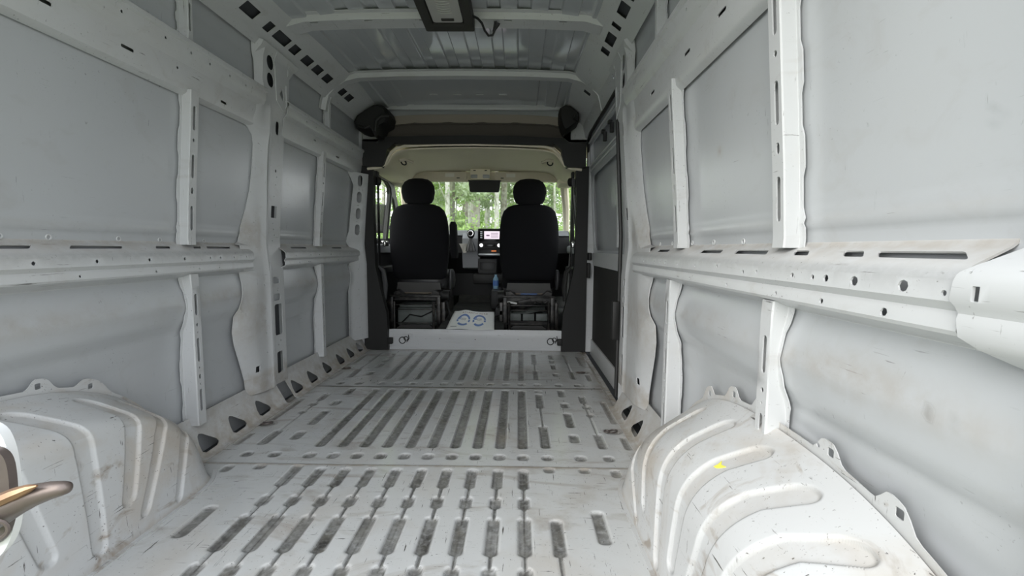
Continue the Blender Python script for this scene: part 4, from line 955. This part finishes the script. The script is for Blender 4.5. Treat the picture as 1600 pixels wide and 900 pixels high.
o = obj('paper_sheet', vs, [(0, 1, 6, 7), (1, 2, 5, 6), (2, 3, 4, 5)], M_BATT, None, fixn=False); md = o.modifiers.new('s', 'SOLIDIFY'); md.thickness = .003; tag(o, 'torn grey sheet draped over boxes under the right seat', 'paper')
mb = MB(); mb.box(.26, .35, 3.86, 3.92, .352, .365, .002, Matrix.Rotation(.15, 3, 'Y')); tag(mb.build('white_card', M_PAPER), 'small white card on the right seat crossbar', 'card')
mb = MB(); mb.box(.36, .47, 3.86, 3.95, .36, .385, .004, Matrix.Rotation(-.2, 3, 'Y')); tag(mb.build('dark_booklet', M_PLATE), 'grey booklet stowed on the right seat crossbar', 'booklet')
mb = MB()
mb.tube([(.50 + .018 * k, 3.87 + .01 * math.sin(k * 2), .358 + .012 * abs(math.sin(k * 1.9))) for k in range(9)], .007, 6); tag(mb.build('wire_bundle', M_PLATE), 'tangled grey wires on the right seat crossbar', 'wires')
mb = MB(); mb.box(.38, .53, 3.995, 4.0, .418, .428); tag(mb.build('blue_strip', M_BLUE), 'thin blue strip below the right seat back plate', 'strip')
bt = thing('water_bottle', 'small pale blue water bottle left of the right seat', 'bottle', (.145, 4.25, .44))
mb = MB(); mb.loft([(.445, .145, 4.25, .022, .022, 2), (.46, .145, 4.25, .026, .026, 2), (.54, .145, 4.25, .026, .026, 2), (.565, .145, 4.25, .012, .012, 2), (.58, .145, 4.25, .011, .011, 2)], 14); mb.build('bottle_body', M_BOTL, bt)
mb = MB(); mb.loft([(.475, .145, 4.25, .0275, .0275, 2), (.525, .145, 4.25, .0275, .0275, 2)], 14); mb.build('bottle_label', M_BLUE, bt)
mb = MB(); mb.box(.10, .20, 4.15, 4.5, .26, .44, .02); tag(mb.build('bottle_holder', M_TRIM2), 'dark side bin holding the water bottle by the right seat', 'bin')
mb = MB(); mb.box(.16, .235, 3.86, 4.2, .24, .30, .012); tag(mb.build('black_case', M_TRIM), 'low black case beside the paper mat and right seat', 'case')
# seat belts on the side trims
for s, lab in ((-1, 'black seat belt on its reel at the left cab post'), (1, 'black seat belt on its reel at the right cab post')):
    t = thing('seat_belt', lab, 'seat belt', (s * .80, 3.66, .3))
    mb = MB(); mb.box(*sorted((s * .785, s * .79)), 3.66, 3.71, .55, 1.36); mb.build('webbing', M_TRIM, t)
    mb = MB(); mb.tube([(s * .79, 3.64, 1.36), (s * .765, 3.66, 1.36)], .034, 14); mb.box(*sorted((s * .775, s * .80)), 3.63, 3.69, 1.39, 1.44, .008); mb.build('guide_loop', M_TRIM, t)
    mb = MB(); mb.tube([(s * .785, 3.65, .68), (s * .75, 3.66, .64), (s * .735, 3.66, .52), (s * .74, 3.66, .40)], [.012, .02, .022, .014], 10); mb.build('buckle_stalk', M_LEATH if s < 0 else M_TRIM2, t)
mb = MB(); mb.tube([(-.79, 3.85, .35), (-.80, 3.85, .28), (-.82, 3.85, .20)], .007, 6); tag(mb.build('white_strap', M_STICK), 'short pale strap hanging left of the left seat', 'strap')

# paper mat on the cab floor
pm = thing('paper_floor_mat', 'white printed paper floor mat lying between the two seats', 'paper mat', (-.03, 3.85, .17))
c0, c1, c2, c3 = Vector((-.228, 3.60, .168)), Vector((.168, 3.575, .166)), Vector((.142, 4.06, .243)), Vector((-.225, 4.10, .246))
def pmap(u, v, h=0):
    p = (c0 * (1 - u) + c1 * u) * (1 - v) + (c3 * (1 - u) + c2 * u) * v
    z = .010 * math.exp(-((u - .28) / .12) ** 2) * v + .005 * math.sin(u * 5 + v * 3) ** 2 + .003
    return (p.x, p.y, p.z + z + h)
g = 20; vs = [pmap(i / g, j / g) for i in range(g + 1) for j in range(g + 1)]
o = obj('paper', vs, [(i * (g + 1) + j, (i + 1) * (g + 1) + j, (i + 1) * (g + 1) + j + 1, i * (g + 1) + j + 1) for i in range(g) for j in range(g)], M_PAPER, pm, fixn=False)
md = o.modifiers.new('s', 'SOLIDIFY'); md.thickness = .001; md.offset = -1
def printed(mb_, poly):
    n = len(poly); mb_.add([pmap(u, v, .0012) for u, v in poly] + [pmap(u, v, .0006) for u, v in poly], [tuple(range(n)), tuple(range(n, 2 * n))[::-1]] + [(k, n + k, n + (k + 1) % n, (k + 1) % n) for k in range(n)])
mb = MB(); mg = MB()
for cu in (.30, .66):
    cv = .47; R1, R2 = .150, .112
    for (a0, a1) in ((.15, PI - .15), (PI - .05, PI + .35), (-.35, .05), (PI + .75, 2 * PI - .75)):
        n = 10
        P_ = [(cu + R1 * math.cos(a0 + (a1 - a0) * k / n), cv + R1 * 2.05 * math.sin(a0 + (a1 - a0) * k / n)) for k in range(n + 1)] + [(cu + R2 * math.cos(a0 + (a1 - a0) * k / n), cv + (R2 * 1.95) * math.sin(a0 + (a1 - a0) * k / n)) for k in range(n, -1, -1)]
        printed(mb, P_)
    for k in range(3): printed(mb, [(cu - .11, cv + .02 + k * .05), (cu - .06, cv + .02 + k * .05), (cu - .06, cv + .045 + k * .05), (cu - .11, cv + .045 + k * .05)])
    for k in range(4): printed(mg, [(cu - .045 + k * .026, cv - .02), (cu - .036 + k * .026, cv - .02), (cu - .030 + k * .026, cv + .10), (cu - .039 + k * .026, cv + .10)])
printed(mg, [(.07, .10), (.20, .10), (.20, .13), (.07, .13)])
mb.build('printed_emblem', M_INK, pm); o = mg.build('printed_small_text', M_INKG, pm); o['kind'] = 'stuff'
def text_mesh(body, size):
    cu = bpy.data.curves.new('lettering', 'FONT'); cu.body = body; cu.size = size; cu.align_x = 'CENTER'; cu.space_character = 1.25; cu.resolution_u = 2
    to = bpy.data.objects.new('lettering', cu); COL.objects.link(to); bpy.context.view_layer.update()
    dg = bpy.context.evaluated_depsgraph_get(); me = bpy.data.meshes.new_from_object(to.evaluated_get(dg)); bpy.data.objects.remove(to); return me
me = text_mesh('ATLANTIC FORD', 1.0)
xs = [v.co.x for v in me.vertices]; x0, x1 = min(xs), max(xs)
for v in me.vertices: v.co = Vector(pmap(.22 + .62 * (v.co.x - x0) / (x1 - x0), .83 + v.co.y * .10, .0015))
finish(me, M_INKR, False); link('printed_lettering', me, pm)

# ================================================================= ROOF LAMP
rl = thing('roof_lamp', 'black-framed roof lamp with grey lens under the roof bow', 'lamp', (.035, 1.95, 1.845))
xc, hw_ = .032, .113; y0, y1 = 1.70, 2.20
L = rrect(xc, (y0 + y1) / 2, 2 * hw_, y1 - y0, .008); Li = rrect(xc - .0, (y0 + y1) / 2 , .145, y1 - y0 - .13, .012)
sheet('lamp_frame', L, [Li], lambda s, t, o: (s, t, 1.843 + .014 * float(sst(abs(s - xc), hw_ - .008, hw_)) * 0 + o), M_LAMPF, rl, .012)
mb = MB()
for (a, b, c, d) in ((xc - hw_, xc - hw_ + .008, y0, y1), (xc + hw_ - .008, xc + hw_, y0, y1), (xc - hw_, xc + hw_, y0, y0 + .008), (xc - hw_, xc + hw_, y1 - .008, y1)): mb.box(a, b, c, d, 1.85, 1.90)
mb.build('lamp_surround', M_LAMPF, rl)
mb = MB()
Lo = rrect(xc, (y0 + y1) / 2, .148, y1 - y0 - .127, .012); n = len(Lo)
mb.add([(a, b, 1.845) for a, b in Lo] + [(xc + (a - xc) * .93, (y0 + y1) / 2 + (b - (y0 + y1) / 2) * .97, 1.862) for a, b in Lo], [(k, (k + 1) % n, n + (k + 1) % n, n + k) for k in range(n)]); mb.build('inner_bezel', M_TRIM, rl)
mb = MB(); Lz = rrect(xc, (y0 + y1) / 2, .135, y1 - y0 - .14, .012); mb.prism(Lz, 1.850, 1.862, 'Z'); ln = mb.build('lamp_lens', M_LENS, rl)
for k in range(14):
    mb = MB(); y = 1.80 + k * .019
    mb.tube([(xc - .03, y - .004, 1.8495), (xc - .012, y, 1.848), (xc + .012, y, 1.848), (xc + .03, y - .004, 1.8495)], .0022, 5); mb.build('lens_ridge', M_LENS, ln)
mb = MB(); mb.box(xc - .028, xc + .030, 2.092, 2.110, 1.845, 1.852, .003); mb.build('lamp_switch', M_LAMPF, ln)
cb = MB(); cb.tube([(xc + hw_ - .002, 2.10, 1.865), (.165, 2.13, 1.868), (.182, 2.16, 1.862), (.192, 2.20, 1.848), (.208, 2.225, 1.836), (.228, 2.225, 1.838), (.236, 2.215, 1.85), (.243, 2.205, 1.87), (.245, 2.20, 1.89)], .0055, 8)
cb.tube([(.232, 2.215, 1.848), (.246, 2.205, 1.875), (.25, 2.2, 1.885)], [.006, .013, .016], 8); cb.build('lamp_cable', M_RUB, rl)

# ================================================================= REAR DOOR LATCH (close to the lens, lower left)
lt = thing('rear_door_latch', 'worn steel latch hook on a white bracket, close at lower left', 'latch', (-.16, .42, .50))
def P3(px, py, d):
    """point seen at (px,py) on the plane d metres ahead; used only to read off real positions"""
    v = r2 * ((px - 800) / FPX) + u2 * ((450 - py) / FPX) + fwd
    return CAM + v * (d / v.y)
def chaikin(P, n=2):
    for _ in range(n):
        Q = [P[0]]
        for a, b in zip(P, P[1:]): Q += [(a[0] * .75 + b[0] * .25, a[1] * .75 + b[1] * .25), (a[0] * .25 + b[0] * .75, a[1] * .25 + b[1] * .75)]
        P = Q + [P[-1]]
    return P
outline = chaikin([(-45, 660), (-5, 668), (12, 700), (19, 745), (24, 790), (20, 835), (5, 865), (-15, 880), (-45, 885)])
vs = [P3(x, y, .43) for x, y in outline] + [P3(x, y, .43) + Vector((-.004, .012, 0)) for x, y in outline]; n = len(outline)
obj('bracket_plate', vs, [tuple(range(n)), tuple(range(n, 2 * n))[::-1]] + [(k, (k + 1) % n, n + (k + 1) % n, n + k) for k in range(n)], M_WHITEG, lt)
outline = chaikin([(-40, 700), (-8, 703), (8, 716), (14, 750), (15, 790), (10, 825), (0, 845), (-15, 858), (-40, 860)]); n = len(outline)
vs = [P3(x, y, .42) for x, y in outline] + [P3(x, y, .42) + Vector((0, .008, 0)) for x, y in outline]
obj('latch_body', vs, [tuple(range(n)), tuple(range(n, 2 * n))[::-1]] + [(k, (k + 1) % n, n + (k + 1) % n, n + k) for k in range(n)], M_HOOK, lt)
mb = MB()
path = [(-40, 815), (-5, 800), (25, 785), (55, 773), (80, 766), (97, 763), (106, 762), (110, 762)]; rad = [.016, .0155, .013, .0105, .0085, .007, .0055, .002]
mb.tube([P3(x, y, .41) for x, y in path], rad, 14); mb.build('hook', M_HOOK, lt, ang=70)
mb = MB(); path = [(-30, 792), (0, 782), (25, 771), (45, 763), (58, 759)]
mb.tube([P3(x, y, .40) for x, y in path], [.0065, .0065, .006, .004, .001], 8); mb.build('worn_face', M_RUST, lt)
mb = MB(); mb.ring(P3(-6, 828, .395), .009, .002, (.3, -1, 0), 14, 6); mb.build('pivot_pin', M_HOOK, lt)
p = P3(-46, 840, .44)
mb = MB(); mb.prism([(p.x - .05, p.y - .005), (p.x + .002, p.y - .005), (p.x + .002, p.y + .02), (p.x - .05, p.y + .02)], -.03, p.z + .09, 'Z'); mb.build('support_post', M_WHITEG, lt)

# yellow crayon mark on the right wheel arch belongs to that arch
arch_r = [o for o in bpy.data.objects if o.name.startswith('wheel_arch')][0]
bpy.context.view_layer.update()
shell = [o for o in bpy.data.objects if o.name.startswith('arch_shell') and o.parent == arch_r][0]
yv = []
for dx, dy in ((-.006, .008), (.002, .006), (.012, .009), (.006, -.002), (.010, -.016), (.002, -.010), (-.004, -.002)):
    ok, hit, nrm, _ = shell.ray_cast(Vector((.803 + dx, .955 + dy, 1)) - shell.matrix_world.translation, Vector((0, 0, -1)))
    p = hit + shell.matrix_world.translation; yv.append(p)
obj('yellow_mark', [p + Vector((0, 0, .0015)) for p in yv] + [p - Vector((0, 0, .002)) for p in yv], [tuple(range(7)), tuple(range(7, 14))[::-1]] + [(k, (k + 1) % 7, 7 + (k + 1) % 7, 7 + k) for k in range(7)], M_YEL, arch_r)

# ================================================================= OUTSIDE
gz = -.62
mb = MB(); mb.box(-60, 60, -40, 90, gz - .1, gz); g_ = mb.build('ground_outside', M_GROUND); g_['kind'] = 'structure'
def foliage_mesh(name, pts, size, m):
    rs = np.random.RandomState(abs(hash(name)) % 1000 if False else len(name) * 7 + len(pts)); n = len(pts)
    u = rs.normal(size=(n, 3)); u /= np.linalg.norm(u, axis=1)[:, None]; v = np.cross(u, rs.normal(size=(n, 3))); v /= np.linalg.norm(v, axis=1)[:, None]
    s = size * (.6 + .8 * rs.rand(n))[:, None]; c = np.array(pts)
    V = np.stack([c - u * s, c + v * s * .5, c + u * s, c - v * s * .5], 1).reshape(-1, 3)
    f = np.arange(n * 4).reshape(n, 4)
    me = bpy.data.meshes.new(name); me.from_pydata(V.tolist(), [], f.tolist()); me.materials.append(m); return me
rs = np.random.RandomState(4)
def crown(z0, z1, rad, n, k=34):
    cz = z0 + (z1 - z0) * rs.rand(k) ** .8; ca = rs.uniform(0, 2 * PI, k); cr = rad * rs.uniform(.25, 1, k) * (1.15 - .7 * (cz - z0) / (z1 - z0))
    c = np.stack([cr * np.cos(ca), cr * np.sin(ca), cz], 1); idx = rs.randint(0, k, n)
    return c[idx] + rs.normal(size=(n, 3)) * np.array([.34, .34, .22]) * rad * .42
def trunk_mesh(h, r, m, lean):
    mb = MB(); pts = [(lean * (k / 8) ** 1.5 + .05 * math.sin(k * 1.3), .04 * math.cos(k * 2.1), h * k / 8) for k in range(9)]
    mb.tube(pts, [r * (1 - .07 * k) for k in range(9)], 8)
    for k in (2, 3, 4, 5, 6, 7):
        a = k * 2.3; p = Vector(pts[k]); L = h * .12; mb.tube([p, p + Vector((math.cos(a) * L * .6, math.sin(a) * L * .6, L * .3)), p + Vector((math.cos(a) * L, math.sin(a) * L, L * .7))], [r * .3, r * .2, r * .08], 5)
    me = bpy.data.meshes.new('trunk'); me.from_pydata(mb.v, [], mb.f); finish(me, m); return me
TR = [(trunk_mesh(13, .10, M_BARK2, .3), foliage_mesh('foliage', crown(3.4, 13, 1.7, 9000), .075, M_LEAF[2])),
      (trunk_mesh(14, .15, M_BARK, -.2), foliage_mesh('foliage', crown(3.0, 14, 2.0, 10000), .08, M_LEAF[1])),
      (trunk_mesh(9, .05, M_BARK2, .5), foliage_mesh('foliage', crown(1.5, 9, 1.6, 9000), .07, M_LEAF[0]))]
BU = [foliage_mesh('foliage', rs.normal(size=(7000, 3)) * np.array([.65, .55, .42]) + np.array([0, 0, .9]), .05, M_LEAF[0]), foliage_mesh('foliage', rs.normal(size=(7000, 3)) * np.array([.7, .6, .5]) + np.array([0, 0, 1.1]), .055, M_LEAF[1])]
def tree(k, x, y, sc, rz, label, group):
    t = thing('forest_tree', label, 'tree', (x, y, gz), group); t.rotation_euler = (0, 0, rz); t.scale = (sc, sc, sc)
    for nm, me in (('trunk', TR[k][0]), ('foliage', TR[k][1])):
        o = bpy.data.objects.new(nm, me); COL.objects.link(o); o.parent = t
        if nm == 'foliage': o['kind'] = 'stuff'
tl = ['slender pale-trunked tree in the wood beyond the windscreen', 'darker grey-trunked tree in the wood beyond the windscreen', 'young bright-leaved tree in the wood beyond the windscreen']
def ahead(px, y): return CAM.x + (px - 810) / FPX * y
lst = [(697, 14, 0), (706, 19, 1), (731, 21, 1), (737, 16, 0), (742, 15, 1), (757, 24, 0), (764, 20, 0), (773, 14.5, 0), (787, 17, 1), (795, 22, 0), (726, 26, 1), (715, 24, 2), (748, 26, 2), (780, 27, 2), (690, 23, 2), (868, 17, 2), (862, 21, 1), (880, 20, 0), (640, 22, 1), (620, 18, 2), (820, 24, 1), (835, 19, 2), (668, 28, 1), (800, 30, 1), (740, 32, 1), (700, 31, 2), (770, 33, 0), (850, 30, 1), (660, 17, 2), (900, 26, 1), (600, 27, 1)]
for i, (px, y, k) in enumerate(lst): tree(k, ahead(px, y), y, .85 + .3 * rs.rand(), rs.rand() * 6, tl[k], ('pale-trunked trees ahead', 'grey-trunked trees ahead', 'young trees ahead')[k])
for (x, y, k) in ((-5.5, 5.5, 2), (-7, 8, 1), (-6.5, 10.5, 0), (-8.5, 13, 1), (-9, 6.5, 2), (-6, 13, 2)): tree(k, x, y, 1, rs.rand() * 6, 'leafy tree standing beyond the left cab window', 'trees beyond the left window')
for (x, y, k) in ((5.5, 6.5, 2), (7, 9, 1), (6.5, 12, 0), (9, 14, 1)): tree(k, x, y, 1, rs.rand() * 6, 'leafy tree standing beyond the right cab window', 'trees beyond the right window')
bpos = [(ahead(600 + 42 * i, 15 + math.sin(i * 2.7)), 15 + math.sin(i * 2.7)) for i in range(8)] + [(ahead(590 + 34 * i, 21 + math.sin(i * 3.1)), 21 + math.sin(i * 3.1)) for i in range(10)] + [(-4.6, 6.5), (-5.2, 8.5), (-4.3, 4.8)]
for i, (x, y) in enumerate(bpos):
    o = bpy.data.objects.new('undergrowth_bush', BU[i % 2]); COL.objects.link(o); o.location = (x, y, gz); s_ = .8 + .5 * rs.rand(); o.scale = (s_, s_, s_); o.rotation_euler = (0, 0, rs.rand() * 6)
    o['label'] = 'leafy green bush in the undergrowth ahead of the van'; o['category'] = 'bush'; o['group'] = 'undergrowth bushes'
